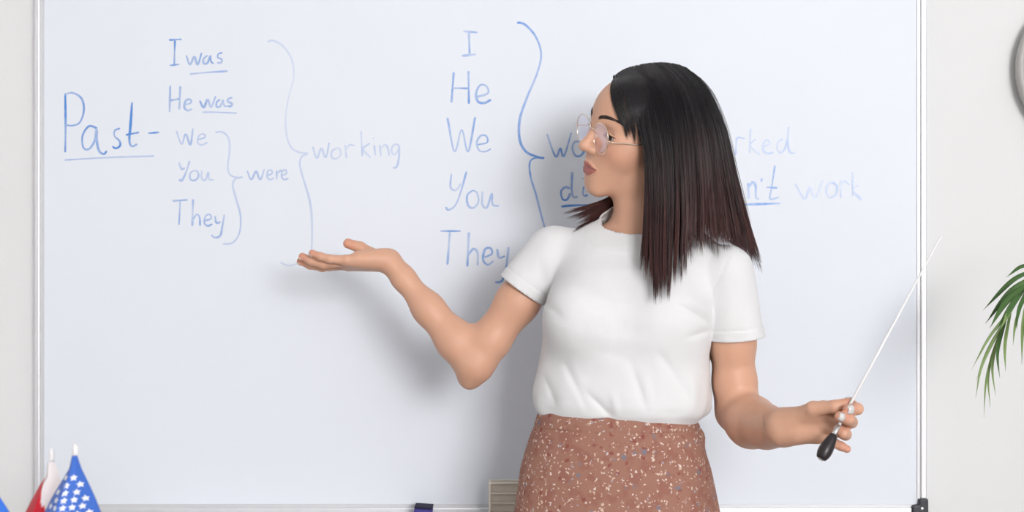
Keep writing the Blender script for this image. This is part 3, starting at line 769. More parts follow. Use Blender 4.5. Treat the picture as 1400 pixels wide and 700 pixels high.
def uvsphere(r, nu=24, nv=14):
    V = [(0, 0, r)]+[(r*math.sin(math.pi*i/nv)*math.cos(2*math.pi*k/nu), r*math.sin(math.pi*i/nv)*math.sin(2*math.pi*k/nu), r*math.cos(math.pi*i/nv)) for i in range(1, nv) for k in range(nu)]+[(0, 0, -r)]
    F = [(0, 1+k, 1+(k+1) % nu) for k in range(nu)]
    F += [(1+i*nu+k, 1+(i+1)*nu+k, 1+(i+1)*nu+(k+1) % nu, 1+i*nu+(k+1) % nu) for i in range(nv-2) for k in range(nu)]
    n = len(V)-1; F += [(n, 1+(nv-2)*nu+(k+1) % nu, 1+(nv-2)*nu+k) for k in range(nu)]
    return V, F
HQ = Matrix(HEAD_R.tolist()).to_quaternion()
for sx in (-1, 1):
    v, f = uvsphere(.0121)
    o = build('eyeball', np.array(v), f, M['eye'], bo, origin=np.zeros(3))
    o.location = Vector(hw((sx*.033, -.0648, -.0005)))-person.location
    o.rotation_mode = 'QUATERNION'; o.rotation_quaternion = HQ@Matrix.Rotation(math.radians(8), 3, 'Z').to_quaternion()
    # eyebrow: short hairs along an arc; lashes along the upper lid
    arc = catmull([(sx*.012, -.088, .0270), (sx*.026, -.085, .0315), (sx*.041, -.075, .0315), (sx*.054, -.056, .0245)], 60)
    t = RNG.random(480); ii = (t*59).astype(int); tg = arc[np.minimum(59, ii+2)]-arc[np.maximum(0, ii-2)]; tg /= np.linalg.norm(tg, axis=1)[:, None]
    wv = .0030*(1-.55*t); p0 = arc[ii]; p0[:, 2] += RNG.uniform(-1, 1, 480)*wv
    p1 = p0+tg*.006; p1[:, 2] += .0022*(1-1.4*t)
    A0 = project(body, hw(p0), 4); A1 = project(body, hw(p1), 4); nr = A0-HEAD_O; nr /= np.linalg.norm(nr, axis=1)[:, None]
    build('eyebrow', *join(*[tube([a_, (a_+b_)/2+n_*.0011, b_+n_*.0006], [.00022, .0002, .00008], 3, False) for a_, b_, n_ in zip(A0, A1, nr)]), M['brow'], bo)
    parts = []
    for i in range(60):
        t = i/59; a = math.radians(-62+124*t)
        p = np.array([sx*.0338+sx*math.sin(a)*.0152, -.0660-math.cos(a)*.0126+.002*t, -.0015+.0046*math.cos(a)])
        o2 = np.array([sx*math.sin(a)*.6, -math.cos(a)*.8, .12]); o2 /= np.linalg.norm(o2); ln_ = .0075*(.55+.5*t)
        parts.append(tube([hw(p), hw(p+o2*ln_*.5-np.array([0, 0, .0008])), hw(p+o2*ln_+np.array([0, 0, .0012]))], [.0006, .0004, .0001], 3, False))
    build('eyelashes', *join(*parts), M['brow'], bo)
M['nail'] = mat('nail_varnish', (.66, .63, .61), .2, noise=.02, spec=.6)
M['nail2'] = mat('bare_nail', (.72, .50, .43), .3, noise=.02, spec=.5)
for h_, mk in ((HR, 'nail2'), (HL, 'nail')):
    for k_, (tp, dr, up, r) in h_.tips.items():
        sd_ = np.cross(dr, up); hwid = r*.86; Ln = r*1.35; Vn = []; nu, nv = 9, 7
        for j in range(nv):
            v = j/(nv-1)*2-1
            for i in range(nu):
                u = i/(nu-1)*2-1; ww = hwid*(1-.35*max(0, v)**3-.12*max(0, -v)**2); a = u*.95
                rr = r*1.05
                Vn.append(tp+dr*(v*Ln*.5+r*.32)+sd_*math.sin(a)*rr*ww/hwid*.93+up*(math.cos(a)*rr-.0003-.12*r*v*v*(v > 0)))
        Vn = project(body, np.array(Vn), 3)+up*.0008
        Fn = [(j*nu+i, j*nu+i+1, (j+1)*nu+i+1, (j+1)*nu+i) for j in range(nv-1) for i in range(nu-1)]
        o = build('fingernail', Vn, Fn, M[mk], bo); sdm = o.modifiers.new('t', 'SOLIDIFY'); sdm.thickness = .0009; sdm.offset = 0

# ------------------------------------------------------------------ hair: thousands of strands laid between guide strands
def guide(rows, n=22): return catmull([W(*r) for r in rows], n)
NEAR = [guide(r) for r in (
  [(843, 101, -.030), (852, 122, -.056), (866, 158, -.078), (877, 192, -.088), (880, 230, -.092), (879, 275, -.098), (876, 318, -.110), (870, 362, -.130)],
  [(850, 96, -.030), (866, 120, -.064), (876, 165, -.088), (886, 215, -.098), (889, 270, -.106), (889, 320, -.122), (890, 412, -.155)],
  [(862, 91, -.026), (882, 118, -.070), (896, 170, -.098), (903, 225, -.106), (905, 280, -.112), (904, 330, -.128), (904, 420, -.158)],
  [(880, 87, -.020), (905, 118, -.074), (918, 170, -.102), (924, 230, -.110), (925, 285, -.112), (924, 330, -.122), (920, 412, -.145)],
  [(898, 85, -.014), (925, 118, -.072), (940, 170, -.100), (946, 230, -.108), (948, 285, -.105), (946, 325, -.105), (948, 372, -.112)],
  [(913, 85.5, -.008), (944, 120, -.060), (961, 170, -.088), (969, 230, -.094), (973, 285, -.090), (975, 320, -.088), (980, 362, -.092)],
  [(927, 88, -.002), (956, 120, -.042), (976, 170, -.064), (987, 230, -.066), (995, 285, -.060), (1001, 320, -.058), (1009, 362, -.062)],
  [(933, 90.5, .006), (963, 118, -.014), (986, 170, -.026), (1000, 230, -.024), (1012, 285, -.018), (1020, 320, -.012), (1033, 368, -.010)],
  [(938, 92, .014), (966, 118, .018), (990, 170, .018), (1004, 230, .022), (1018, 285, .026), (1028, 322, .030), (1044, 376, .034)],
  [(936, 93, .022), (958, 118, .050), (976, 170, .064), (988, 230, .070), (998, 285, .074), (1006, 322, .076), (1014, 345, .078)],
  [(926, 94, .028), (940, 120, .078), (950, 170, .098), (958, 230, .104), (964, 285, .104), (968, 322, .104), (970, 340, .104)],
  [(905, 94, .026), (908, 122, .088), (908, 175, .112), (908, 230, .118), (905, 280, .116), (900, 318, .108), (895, 335, .104)])]
FAR = [guide(r) for r in (
  [(880, 93, .016), (872, 130, .088), (864, 190, .108), (858, 240, .108), (852, 275, .080), (840, 308, .046), (806, 342, .014)],
  [(862, 95, .004), (856, 130, .070), (850, 190, .094), (846, 240, .098), (842, 270, .070), (816, 296, .042), (774, 326, .014)],
  [(850, 98, -.010), (850, 130, .054), (848, 190, .078), (846, 240, .086), (840, 264, .066), (808, 278, .042), (754, 290, .018)])]
def hair_clear(P, m=.0035):
    """keep strands outside head, neck and shirt"""
    sh = P.shape; Q = P.reshape(-1, 3).astype(np.float32).copy()
    for f_, mm in ((body, m), (sf, m+.001)):
        for _ in range(2):
            d = f_(Q); idx = np.nonzero(d < mm)[0]
            if len(idx) == 0: break
            g = grad(f_, Q[idx]); g /= np.linalg.norm(g, axis=1)[:, None]+1e-6
            Q[idx] += np.clip(mm-d[idx], 0, .02)[:, None]*g
    return Q.reshape(sh)
def strands(G, n, clumps, thick, seed, n_pts=17, tipvar=.10, tight=.55):
    rg = np.random.default_rng(seed); G = np.array(G); K = len(G); m = G.shape[1]
    u = rg.random(n)*(K-1); lay = rg.random(n)**1.3
    uc = (np.floor(u/(K-1)*clumps)+.5+rg.normal(0, .12, n)*0)*(K-1)/clumps
    cid = np.floor(u/(K-1)*clumps).astype(int); cj = rg.normal(0, 1, (clumps+1, 3)); cl = rg.random(clumps+1)
    v = np.linspace(0, 1, n_pts)[None]
    v0 = (lay*.22*rg.random(n))[:, None]
    v1 = (1-tipvar*.9*cl[cid]-tipvar*rg.random(n)**2-.05*lay)[:, None]
    vv = v0+(v1-v0)*v
    uu = np.clip(u[:, None]+(uc-u)[:, None]*tight*vv**2.5, 0, K-1-1e-6)
    i = np.floor(uu).astype(int); t = (uu-i)[..., None]; j = vv*(m-1); jf = np.minimum(np.floor(j).astype(int), m-2); jt = (j-jf)[..., None]
    def samp(k):
        k = np.clip(k, 0, K-1); return G[k, jf]*(1-jt)+G[k, jf+1]*jt
    a, b, c, d = samp(i-1), samp(i), samp(i+1), samp(i+2)
    P = .5*((2*b)+(c-a)*t+(2*a-5*b+4*c-d)*t*t+(3*b-a-3*c+d)*t**3)
    ctr = np.array([(912-700)/775, .012, 0]); inn = ctr-P; inn[..., 2] = -.25*np.clip(1-vv*4, 0, 1)*.08
    inn /= np.linalg.norm(inn, axis=2)[..., None]+1e-6
    P = P+inn*(lay[:, None]*thick*np.clip(vv*5+.15, 0, 1))[..., None]
    amp = .0016*vv+.0035*np.clip(vv-.6, 0, 1)
    ph = rg.random((n, 3))*6.28
    for k in range(3): P[..., k] += amp*np.sin(vv*rg.uniform(3, 8, (n, 1))+ph[:, k:k+1])*.7*(1 if k < 2 else .2)
    P += cj[cid][:, None, :]*np.array([.0022, .0028, 0])*(vv**1.5)[..., None]
    return P, vv, rg.random(n)+cl[cid]*.6
def strand_mesh(P, vv, rnd, r0):
    n, m = P.shape[:2]
    T = np.gradient(P, axis=1); T /= np.linalg.norm(T, axis=2)[..., None]+1e-9
    A = np.cross(T, np.array([.3, 1., .1])); A /= np.linalg.norm(A, axis=2)[..., None]+1e-9; B = np.cross(T, A)
    r = (r0*np.array([1]*(m-5)+[.95, .85, .7, .45, .08]))[None, :, None]
    ring = np.stack([P+r*(math.cos(2.0944*k)*A+math.sin(2.0944*k)*B) for k in range(3)], 2)    # n, m, 3, 3
    idx = np.arange(n*m*3).reshape(n, m, 3)
    F = np.concatenate([np.stack([idx[:, :-1, k], idx[:, :-1, (k+1) % 3], idx[:, 1:, (k+1) % 3], idx[:, 1:, k]], -1).reshape(-1, 4) for k in range(3)])
    # dyed towards reddish brown at the ends
    w = np.clip((vv-.34)/.55, 0, 1)**1.1; k = np.clip(rnd/1.6, 0, 1)[:, None]
    dark = np.array(srgb(27, 24, 27)[:3]); red = np.array(srgb(108, 64, 56)[:3]); red2 = np.array(srgb(50, 34, 36)[:3])
    endc = red2+(red-red2)*(k**1.3)[..., None]
    C = dark+(endc-dark)*w[..., None]; C = C*(.75+.5*k[..., None])
    C = np.repeat(C[:, :, None, :], 3, 2).reshape(-1, 3)
    return ring.reshape(-1, 3), F, C
allP = []
S1 = strands(NEAR, 5200, 64, .026, 1)
S2 = strands(FAR, 1900, 12, .016, 2, tipvar=.11)
# fine front wisps that fall over the temple
WISP = [guide(r) for r in (
  [(838, 103, -.030), (839, 122, -.046), (844, 148, -.060), (851, 175, -.072), (859, 204, -.080)],
  [(844, 101, -.032), (849, 120, -.054), (856, 148, -.070), (862, 176, -.080), (868, 208, -.086)],
  [(850, 98, -.034), (859, 120, -.060), (866, 150, -.076), (872, 178, -.086), (877, 206, -.092)])]
S3 = strands(WISP, 150, 6, .004, 3, tight=.7, tipvar=.2)
S3 = (S3[0], S3[1]*.45, S3[2]*.7)
FLY = strands(NEAR, 160, 160, -.006, 4, tipvar=.3)
Vh, Fh, Ch, off = [], [], [], 0
for (P, vv, rnd), r0 in ((S1, .00052), (S2, .00050), (S3, .00038), (FLY, .00022)):
    P = hair_clear(P); v_, f_, c_ = strand_mesh(P, vv, rnd, r0)
    Vh.append(v_); Fh.append(f_+off); Ch.append(c_); off += len(v_)
def hair_material():
    m = mat('hair', (1, 1, 1), .34, noise=.12, scale=70, attr='tone', spec=.55); return m
M['hair'] = hair_material()
ho = build('hair', np.concatenate(Vh), np.concatenate(Fh), M['hair'], person)
Cc = np.concatenate(Ch); at = ho.data.color_attributes.new('tone', 'FLOAT_COLOR', 'POINT')
at.data.foreach_set('color', np.c_[Cc, np.ones(len(Cc))].astype(np.float32).ravel())
ho['label'] = 'straight shoulder-length black hair with reddish brown ends'

# ------------------------------------------------------------------ eyeglasses
def lens_material():
    m = bpy.data.materials.new('lens'); m.use_nodes = True; nt = m.node_tree; nt.nodes.clear(); L = nt.links.new
    out = nn(nt, 'ShaderNodeOutputMaterial'); mx = nn(nt, 'ShaderNodeMixShader'); t = nn(nt, 'ShaderNodeBsdfTransparent'); g = nn(nt, 'ShaderNodeBsdfGlossy')
    t.inputs['Color'].default_value = (.99, .988, .995, 1); g.inputs['Roughness'].default_value = .03; g.inputs['Color'].default_value = (.95, .92, 1, 1)
    lw = nn(nt, 'ShaderNodeLayerWeight'); lw.inputs['Blend'].default_value = .28
    ns = nn(nt, 'ShaderNodeTexNoise'); ns.inputs['Scale'].default_value = 20
    mu = nn(nt, 'ShaderNodeMath', operation='MULTIPLY_ADD'); mu.inputs[1].default_value = .35; mu.inputs[2].default_value = .01
    L(lw.outputs['Fresnel'], mu.inputs[0]); L(mu.outputs[0], mx.inputs[0]); L(t.outputs[0], mx.inputs[1]); L(g.outputs[0], mx.inputs[2]); L(mx.outputs[0], out.inputs[0])
    return m
M['lens'] = lens_material()
M['gold'] = mat('pale_gold_wire', (.86, .74, .62), .22, metal=.9, noise=.03)
M['clear'] = mat('clear_rubber', (.85, .82, .80), .3, noise=.02)
gl = empty('eyeglasses', hw((0, -.09, 0)))
tag(gl, 'thin gold wire eyeglasses with large rounded lenses worn by the woman', 'eyeglasses')
def gp(s, u, v, dy=0):
    lx = .0345+u*.0275; dz = v*.0265
    return hw((s*lx, -.0925-.10*dz+dy, -.004+dz))
for s in (-1, 1):
    ring = []
    for k in range(49):
        a = 2*math.pi*k/48; c_, s_a = math.cos(a), math.sin(a); n_ = 2.25
        r_ = (abs(c_)**n_+abs(s_a)**n_)**(-1/n_)
        u, v = c_*r_, s_a*r_
        u *= (1+.05*v)                                   # a little narrower below
        ring.append((u, v))
    C = [gp(s, u, v) for u, v in ring]
    rim = build('rim', *tube(C, .00085, 8, False), M['gold'], gl)
    # lens: slightly domed disc with thickness
    Vl = [gp(s, u*f, v*f, -.0015*(1-f*f)+t) for t in (-.0007, .0007) for f in (.985, .8, .6, .4, .2, .02) for u, v in ring[:48]]
    Fl = []
    for l in range(2):
        b = l*6*48
        Fl += [(b+i*48+k, b+i*48+(k+1) % 48, b+(i+1)*48+(k+1) % 48, b+(i+1)*48+k) for i in range(5) for k in range(48)]
        Fl.append(tuple(b+5*48+k for k in range(48)))
    Fl += [(k, (k+1) % 48, 288+(k+1) % 48, 288+k) for k in range(48)]
    build('lens', Vl, Fl, M['lens'], gl)
    h0 = gp(s, 1.0, .06)
    build('hinge', *tube([h0, hw((s*.0640, -.0880, -.0025))], .0014, 8), M['gold'], rim)
    build('temple', *tube(catmull([hw((s*.0640, -.0880, -.0025)), hw((s*.0700, -.050, -.0025)), hw((s*.0770, -.010, -.001)), hw((s*.0790, .016, -.003)), hw((s*.0760, .032, -.022))], 30), .00095, 8), M['gold'], gl)
    pad = np.array([hw((s*(.0105+.003*math.cos(a)*.3), -.0890+.002*math.cos(a), -.008+.0055*math.sin(a))) for a in np.linspace(0, 2*math.pi, 17)[:-1]])
    padb = pad+HEAD_R@np.array([-s*.0016, 0, 0])
    build('nose_pad', np.vstack([pad, padb]), [tuple(range(16)), tuple(range(31, 15, -1))]+[(k, (k+1) % 16, 16+(k+1) % 16, 16+k) for k in range(16)], M['clear'], gl)
    build('pad_arm', *tube(catmull([gp(s, -.93, .1), hw((s*.0095, -.0935, -.003)), hw((s*.0112, -.0895, -.008))], 10), .0005, 6), M['gold'], rim)
build('bridge', *tube(catmull([gp(-1, -.92, .36), hw((-.004, -.0985, .0085)), hw((.004, -.0985, .0085)), gp(1, -.92, .36)], 16), .0010, 8), M['gold'], gl)

# ------------------------------------------------------------------ pointer stick in her left hand
M['handle'] = mat('dark_handle', (.022, .016, .018), .35, noise=.25, scale=40, spec=.5)
M['ferrule'] = mat('ferrule', (.75, .73, .72), .25, metal=1, noise=.03)
M['rod'] = mat('white_rod', (.86, .86, .86), .4, noise=.01)
PA, PB = W(1122.5, 627, -.325), W(1287, 322, -.240); PX = PB-PA; PL = np.linalg.norm(PX); PX /= PL
pt = empty('pointer_stick', PA)
tag(pt, 'white tapered pointer stick with black teardrop handle held in the hand', 'pointer')
build('handle', *lathe([(-.001, .004), (0, .0075), (.003, .0092), (.009, .0110), (.016, .0113), (.024, .0104), (.032, .0088), (.038, .0072), (.043, .0058), (.0435, .004)], PA, PX, 32), M['handle'], pt)
build('end_cap', *lathe([(-.0025, .0025), (-.0022, .0042), (0, .0048), (.001, .0048)], PA, PX, 20), M['ferrule'], pt)
build('ferrule', *lathe([(.0425, .0036), (.043, .0042), (.050, .0038), (.060, .0032), (.0605, .0028)], PA, PX, 20), M['ferrule'], pt)
build('rod', *lathe([(.060, .0026), (PL*.5, .0022), (PL*.995, .0013), (PL, .0006)], PA, PX, 14), M['rod'], pt)

# ------------------------------------------------------------------ things on the pen tray
M['eraser'] = mat('eraser_blue', (.045, .032, .26), .55, noise=.08)
M['felt'] = mat('eraser_felt', (.02, .018, .05), .9, noise=.2, bump=.5)
ex = W(577, 0, .345)[0]; er = empty('board_eraser', (ex, .35, tray_z))
tag(er, 'small dark blue board eraser lying on the pen tray', 'eraser')
zt_ = W(0, 690, .35)[2]
def skewbox(x0, x1, y0, y1, z0, z1, lean):
    V, F = box((x0, y0, z0), (x1, y1, z1)); return [(x+lean*(z-tray_z), y, z-.06*(x-x0)) for x, y, z in V], F
o = build('grip', *skewbox(ex-.018, ex+.018, .326, .374, tray_z+.012, zt_-.004, .1), M['eraser'], er, False); bevel(o, .003)
o = build('felt_pad', *skewbox(ex-.019, ex+.019, .325, .375, tray_z+.003, tray_z+.012, .1), M['felt'], er, False); bevel(o, .001)
o = build('cap_strip', *skewbox(ex-.018, ex+.018, .326, .374, zt_-.004, zt_, .1), M['felt'], er, False); bevel(o, .001)
M['marker'] = mat('marker_barrel', (.80, .80, .80), .4, noise=.02)
mk0, mk1 = W(592, 698.5, .350), W(664, 700.5, .350); mk0[2] = mk1[2] = tray_z+.0085
mk = empty('marker_pen', mk0); tag(mk, 'white marker pen lying on the tray beside the blue eraser', 'marker')
ax_ = (mk1-mk0); ML = np.linalg.norm(ax_)
build('barrel', *lathe([(0, .006), (.002, .0085), (ML*.62, .0085), (ML*.63, .0075)], mk0, ax_, 20), M['marker'], mk)
build('cap', *lathe([(ML*.625, .0085), (ML*.64, .0088), (ML*.95, .0086), (ML, .006)], mk0, ax_, 20), M['marker'], mk)
# cream wooden crate partly behind the skirt
M['cream'] = mat('cream_wood', (.80, .74, .64), .6, noise=.06, scale=18)
cy_ = .255; X0, Z1 = W(668, 0, cy_)[0], W(0, 660, cy_)[2]; px_ = (cy_-CAMY)/FPX
cr = empty('slatted_crate', (X0+.11, cy_+.05, Z1-.30)); tag(cr, 'small cream wooden crate with horizontal slats, standing behind the skirt', 'crate')
for xx in (X0, X0+.2165):
    for yy in (cy_, cy_+.035):
        o = build('post', *box((xx, yy, Z1-.30), (xx+.0045, yy+.008, Z1)), M['cream'], cr, False); bevel(o, .0006)
k = 0; z = Z1
while z > Z1-.29:
    for yy in (cy_, cy_+.031):
        o = build('slat', *box((X0+.0045, yy+(0 if k % 2 == 0 else .009), z-(.0035 if k % 2 == 0 else .0155)), (X0+.2165, yy+(.012 if k % 2 == 0 else .012), z)), M['cream'], cr, False); bevel(o, .0005)
    z -= (.0035 if k % 2 == 0 else .0155); k += 1
build('base_board', *box((X0+.0045, cy_+.008, Z1-.30), (X0+.2165, cy_+.031, Z1-.292)), M['cream'], cr, False)
build('side_board', *box((X0+.0005, cy_+.008, Z1-.30), (X0+.0040, cy_+.035, Z1)), M['cream'], cr, False)
# the low cabinet under the board that carries the crate
cab_top = Z1-.30
M['cabinet'] = mat('cabinet_white', (.78, .77, .75), .5, noise=.02)
cb = empty('low_cabinet', (.05, .33, 0)); tag(cb, 'low white cabinet below the whiteboard carrying the cream crate', 'cabinet')
cx0, cx1, cy0_, cy1_ = -.14, .24, .235, .405
build('body', *boxes([((cx0, cy0_+.018, 0), (cx1, cy1_, cab_top-.02))]), M['cabinet'], cb, False)
build('top', *box((cx0-.005, cy0_, cab_top-.02), (cx1+.005, cy1_, cab_top)), M['cabinet'], cb, False)
for a_, b_ in ((cx0+.003, .049), (.052, cx1-.003)):
    d_ = build('door', *box((a_, cy0_, .03), (b_, cy0_+.017, cab_top-.024)), M['cabinet'], cb, False)
    build('knob', *lathe([(0, .004), (.012, .004), (.014, .009), (.02, .009)], ((b_-.03 if a_ < 0 else a_+.03), cy0_+.001, cab_top*.6), (0, -1, 0), 14), M['steel'], d_)

# ------------------------------------------------------------------ desk with small flags in the foreground
M['desk'] = mat('desk_top', (.62, .50, .38), .4, noise=.1, scale=9)
M['desk_leg'] = mat('desk_leg', (.75, .75, .75), .4, noise=.02)
dk = empty('desk', (-.95, -1.15, 0)); tag(dk, 'light wooden desk carrying the small flags', 'desk')
DZ = .74
bevel(build('tabletop', *box((-1.6, -1.45, DZ-.03), (-.25, -.72, DZ)), M['desk'], dk, False), .003)
for x in (-1.56, -.29):
    for y in (-1.41, -.76): build('leg', *box((x-.02, y-.02, 0), (x+.02, y+.02, DZ-.03)), M['desk_leg'], dk, False)
M['pole'] = mat('flag_pole', (.84, .82, .83), .35, noise=.02)
def flag_cloth(name): 
    return mat(name, (1, 1, 1), .55, noise=.04, scale=60, bump=.3, bscale=900, attr='tone', spec=.3, **{'Sheen Weight': .05})
M['flag_cloth'] = flag_cloth('flag_satin')
def flag(top, ztip, zcl, prof, colour, label, yaw, stars=False, pr=.0022):
    """pole on a round foot and a cloth hanging in folds from the pole's upper end.
    prof: list of (drop, left reach, right reach); colour(u, v) gives the print"""
    r = empty('desk_flag', (top[0], top[1], DZ)); tag(r, label, 'flag')
    build('base', *lathe([(0, .034), (.004, .036), (.010, .034), (.014, .012), (.024, .006)], (top[0], top[1], DZ), (0, 0, 1), 32), M['pole'], r)
    build('pole', *lathe([(0, pr), (zcl-DZ-.012, pr)], (top[0], top[1], DZ+.012), (0, 0, 1), 14), M['pole'], r)
    build('finial', *lathe([(0, pr*1.15), (.001, pr*1.35), (ztip-zcl-.003, pr*1.3), (ztip-zcl, pr*.7)], (top[0], top[1], zcl), (0, 0, 1), 16), M['pole'], r)
    nv, nu = 40, 64; V, C = [], []
    pd = np.array(prof)
    def pos(u, v, lift=0):
        drop = v*pd[-1, 0]; lf = np.interp(drop, pd[:, 0], pd[:, 1]); rt = np.interp(drop, pd[:, 0], pd[:, 2])
        # cloth wraps round the pole: u runs from the left reach over the front to the right reach
        x = lf+(rt-lf)*u
        amp = .55*(rt-lf)+.002
        y = -amp*1.15*(u/.36 if u < .36 else (1-u)/.64)**.85-amp*.05*math.sin(u*11+v*1.5)-pr*1.3
        yy = y-lift
        c_, s_ = math.cos(yaw), math.sin(yaw)
        return (top[0]+x*c_-yy*s_*.0, top[1]+yy+x*s_, zcl-drop-lift*.3)
    for j in range(nv+1):
        for i in range(nu+1):
            V.append(pos(i/nu, j/nv)); C.append(srgb(*colour(i/nu, j/nv*pd[-1, 0])))
    F = [(j*(nu+1)+i, j*(nu+1)+i+1, (j+1)*(nu+1)+i+1, (j+1)*(nu+1)+i) for j in range(nv) for i in range(nu)]
    o = build('cloth', V, F, M['flag_cloth'], r)
    at = o.data.color_attributes.new('tone', 'FLOAT_COLOR', 'POINT'); at.data.foreach_set('color', np.array(C, np.float32).ravel())
    s_ = o.modifiers.new('t', 'SOLIDIFY'); s_.thickness = .0006
    return r, o, pos, pd
FY = -.92; k_ = (FY-CAMY)/FPX
def fz(py, y=FY): return W(0, py, y)[2]
t1 = W(103, 607, FY)
dr = lambda py, p0=622.: (py-p0)*k_
prof1 = [(0, -.0028, .0030), (dr(640), -.006, .0080), (dr(660), -.016, .0160), (dr(680), -.026, .0235), (dr(700), -.034, .0300), (dr(740), -.048, .040), (dr(790), -.055, .046), (dr(815), -.055, .046)]
def us_col(u, dp):
    if dp < dr(745): return (66, 110, 200)
    return (196, 40, 52) if int((u*2+dp*60)*3.2) % 2 == 0 else (238, 236, 238)
fr1, cl1, pos1, pd1 = flag(t1, t1[2], fz(622), prof1, us_col, 'small desk flag with white stars on blue, hanging from a white pole', .0, pr=.0026)
# white stars printed on the blue field
M['star'] = mat('star_white', (.86, .87, .90), .5, noise=.02)
row = 0; dp = dr(650)
while dp < dr(742):
    lf = np.interp(dp, pd1[:, 0], pd1[:, 1]); rt = np.interp(dp, pd1[:, 0], pd1[:, 2]); w_ = rt-lf
    n_ = max(1, int(w_/.0105)); 
    for i in range(n_):
        u = .10+(.80)*(i+.25+.5*(row % 2))/n_
        if u > .92: continue
        V = []
        for q in range(11):
            rr = 0 if q == 0 else (.0038 if q % 2 else .0020); a = math.pi/2+(q-1)*math.pi/5
            V.append(pos1(np.clip(u+rr*math.cos(a)/w_, 0, 1), (dp-rr*math.sin(a))/pd1[-1, 0], .0009))
        build('star', V, [(0, 1+q, 1+(q+1) % 10) for q in range(10)], M['star'], cl1, False)
    dp += .0078; row += 1
FY2 = -.80; k_ = (FY2-CAMY)/FPX
t2 = W(70.5, 613, FY2)
d2 = lambda py: (py-630)*k_
prof2 = [(0, -.0035, .0045), (d2(650), -.0055, .0105), (d2(660), -.012, .0125), (d2(680), -.022, .016), (d2(700), -.031, .018), (d2(740), -.045, .024), (d2(800), -.052, .028)]
def rw_col(u, dp):
    lf = np.interp(dp, [q[0] for q in prof2], [q[1] for q in prof2]); rt = np.interp(dp, [q[0] for q in prof2], [q[2] for q in prof2])
    x = lf+(rt-lf)*u; edge = -.0052 if dp < d2(684) else -.0052+(dp-d2(684))*.9
    return (208, 30, 50) if x < edge else (240, 232, 234)
flag(t2, t2[2], fz(630, FY2), prof2, rw_col, 'small red and white desk flag standing behind the starred one', 0., pr=.0022)
FY3 = -.95; t3 = W(-12, 660, FY3); k_ = (FY3-CAMY)/FPX; d3 = lambda py: (py-668)*k_
prof3 = [(0, -.003, .003), (d3(680), -.010, .011), (d3(700), -.020, .0215), (d3(740), -.035, .036), (d3(790), -.042, .044)]
flag(t3, t3[2], fz(668, FY3), prof3, lambda u, dp: (62, 120, 222), 'plain blue desk flag beside the red and white one', 0.)

# ------------------------------------------------------------------ wall clock
M['clock_rim'] = mat('clock_rim', (.48, .47, .45), .45, noise=.04)
M['clock_face'] = mat('clock_face', (.62, .61, .58), .6, noise=.02)
cc = W(1499, 94, WY1-.02); ck_ = empty('wall_clock', (cc[0], WY1, cc[2]-.172)); tag(ck_, 'round grey wall clock hanging beside the whiteboard', 'clock')
cc[1] = WY1
build('rim', *lathe([(0, .160), (.030, .168), (.040, .166), (.044, .160), (.040, .152), (.028, .150), (.020, .150)], cc, (0, -1, 0), 72), M['clock_rim'], ck_)
build('face', *lathe([(.0, .151), (.022, .151)], cc, (0, -1, 0), 72), M['clock_face'], ck_)
for L_, a_, w_ in ((.085, 40, .005), (.12, 200, .0035)):
    a = math.radians(a_); dx, dz = math.sin(a), math.cos(a); p = np.array([cc[0], WY1-.024, cc[2]])
    build('clock_hand', *tube([p-np.array([dx, 0, dz])*.02, p+np.array([dx, 0, dz])*L_], w_*.6, 6), M['black_plastic'], ck_)

# ------------------------------------------------------------------ potted palm at the right
M['leaf'] = mat('palm_leaf', (.060, .135, .032), .42, noise=.35, scale=25, spec=.5)
M['leaf_pale'] = mat('palm_leaf_pale', (.21, .31, .10), .45, noise=.3, scale=25, spec=.5)
M['stem'] = mat('palm_stem', (.16, .22, .07), .5, noise=.2)
M['pot'] = mat('pot_glaze', (.7, .68, .65), .4, noise=.04)
M['soil'] = mat('soil', (.05, .035, .025), .95, noise=.4, bump=1, bscale=120)
pc = np.array([1.42, .02, 0]); pl = empty('potted_palm', pc); tag(pl, 'green potted palm with arching feathery fronds beside the whiteboard', 'plant')
build('pot', *lathe([(0, .11), (.01, .12), (.26, .16), (.30, .165), (.30, .152), (.27, .148)], pc, (0, 0, 1), 40), M['pot'], pl)
build('soil', *lathe([(.262, .148), (.268, .147), (.272, .10)], pc, (0, 0, 1), 30), M['soil'], pl)
def leaflet(pts, wid, parent, m, nrm=(0, -1, .4)):
    C = catmull(pts, 14); T = np.gradient(C, axis=0); T /= np.linalg.norm(T, axis=1)[:, None]
    nr = np.asarray(nrm, float); S = np.cross(T, nr); S /= np.linalg.norm(S, axis=1)[:, None]+1e-9; N = np.cross(S, T)
    t = np.linspace(0, 1, 14); w = wid*np.clip(np.sin(np.pi*np.clip(t*.9+.09, 0, 1))**.6, .05, 1)*(1-t**5)
    V = []
    for i in range(14):
        V += [C[i]-S[i]*w[i]-N[i]*w[i]*-.35, C[i], C[i]+S[i]*w[i]+N[i]*w[i]*.35]
    F = [(3*i+k, 3*i+k+1, 3*i+k+4, 3*i+k+3) for i in range(13) for k in (0, 1)]
    o = build('leaflet', V, F, m, parent); sd = o.modifiers.new('t', 'SOLIDIFY'); sd.thickness = .0005
def frond(path, r0=.006):
    o = build('frond', *tube(catmull(path, 40), np.linspace(r0, .0012, 40), 8), M['stem'], pl); return o
top_ = pc+[0, 0, .27]
f1 = frond([top_, pc+[-.03, -.02, .62], W(1560, 350, -.01), W(1470, 338, -.02), W(1420, 368, -.03), W(1392, 405, -.03), W(1372, 440, -.03)])
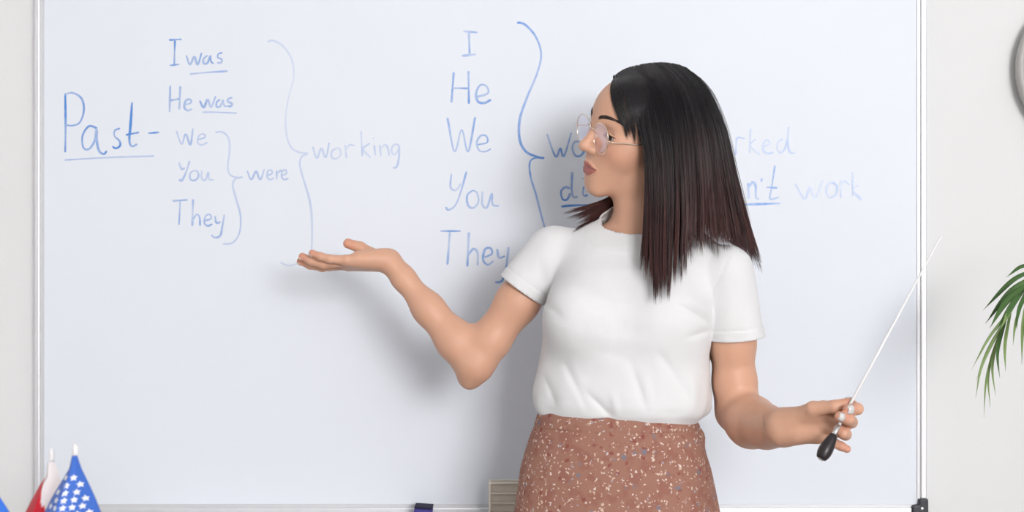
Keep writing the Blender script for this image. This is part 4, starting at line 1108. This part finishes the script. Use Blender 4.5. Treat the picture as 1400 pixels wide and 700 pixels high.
LF = [([(1424, 366), (1398, 364), (1376, 379)], .006, 0, .02), ([(1420, 368), (1385, 383), (1344, 424)], .0075, 0, .03), ([(1412, 378), (1380, 400), (1347, 443)], .0085, 0, -.02), ([(1408, 385), (1376, 412), (1353, 449)], .010, 0, -.05),
      ([(1400, 395), (1385, 415), (1362, 452)], .009, 0, -.06), ([(1394, 402), (1380, 425), (1368, 450)], .008, 1, -.07),
      ([(1384, 420), (1352, 462), (1328, 506)], .0045, 1, .0), ([(1380, 428), (1350, 480), (1334, 522)], .0050, 1, -.02), ([(1376, 434), (1344, 495), (1334, 544)], .0048, 1, -.04), ([(1374, 438), (1350, 510), (1345, 571)], .0042, 1, .03),
      ([(1374, 436), (1352, 505), (1354, 557)], .0045, 1, -.05), ([(1372, 440), (1357, 495), (1361, 541)], .0045, 1, -.06), ([(1376, 434), (1364, 480), (1367, 517)], .0050, 0, -.07), ([(1382, 424), (1374, 470), (1375, 508)], .0052, 1, -.08),
      ([(1404, 392), (1389, 440), (1385, 472)], .0048, 1, -.09), ([(1412, 382), (1399, 440), (1397, 498)], .0060, 1, -.08), ([(1418, 374), (1394, 420), (1390, 450)], .0070, 0, -.06), ([(1424, 368), (1408, 430), (1404, 500)], .0065, 1, -.09),
      ([(1436, 356), (1418, 352), (1404, 358)], .006, 0, .03), ([(1450, 346), (1440, 420), (1436, 480)], .0065, 0, -.08), ([(1470, 340), (1460, 410), (1456, 480)], .0065, 0, -.08), ([(1470, 338), (1440, 330), (1415, 345)], .006, 0, .04)]
for P_, w_, pale, dy in LF:
    q_ = [W(a, b, -.03+dy*t) for (a, b), t in zip(P_, (0, .5, 1))]
    leaflet(q_, w_*.55, f1, M['leaf_pale'] if pale else M['leaf'])
rg = random.Random(5)
for az, L_, hgt in ((20, .55, .75), (-50, .5, .70), (65, .45, .85), (110, .22, 1.0), (-95, .28, .95)):
    d_ = np.array([math.cos(math.radians(az)), math.sin(math.radians(az))*.5, 0])
    path = catmull([top_, top_+d_*L_*.15+[0, 0, hgt*.55], top_+d_*L_*.5+[0, 0, hgt], top_+d_*L_+[0, 0, hgt*.85]], 40)
    f_ = frond(path)
    for i in range(12, 40, 2):
        for s_ in (-1, 1):
            sd_ = np.cross(path[min(39, i+1)]-path[i-1], [0, 0, 1]); sd_ /= np.linalg.norm(sd_); ln_ = .20*math.sin(math.pi*(i-6)/40)+.05
            b_ = path[i]; leaflet([b_, b_+sd_*s_*ln_*.5+d_*ln_*.35-[0, 0, .02], b_+sd_*s_*ln_*.7+d_*ln_*.6-[0, 0, ln_*.6]], .007, f_, M['leaf'], (0, .1, 1))
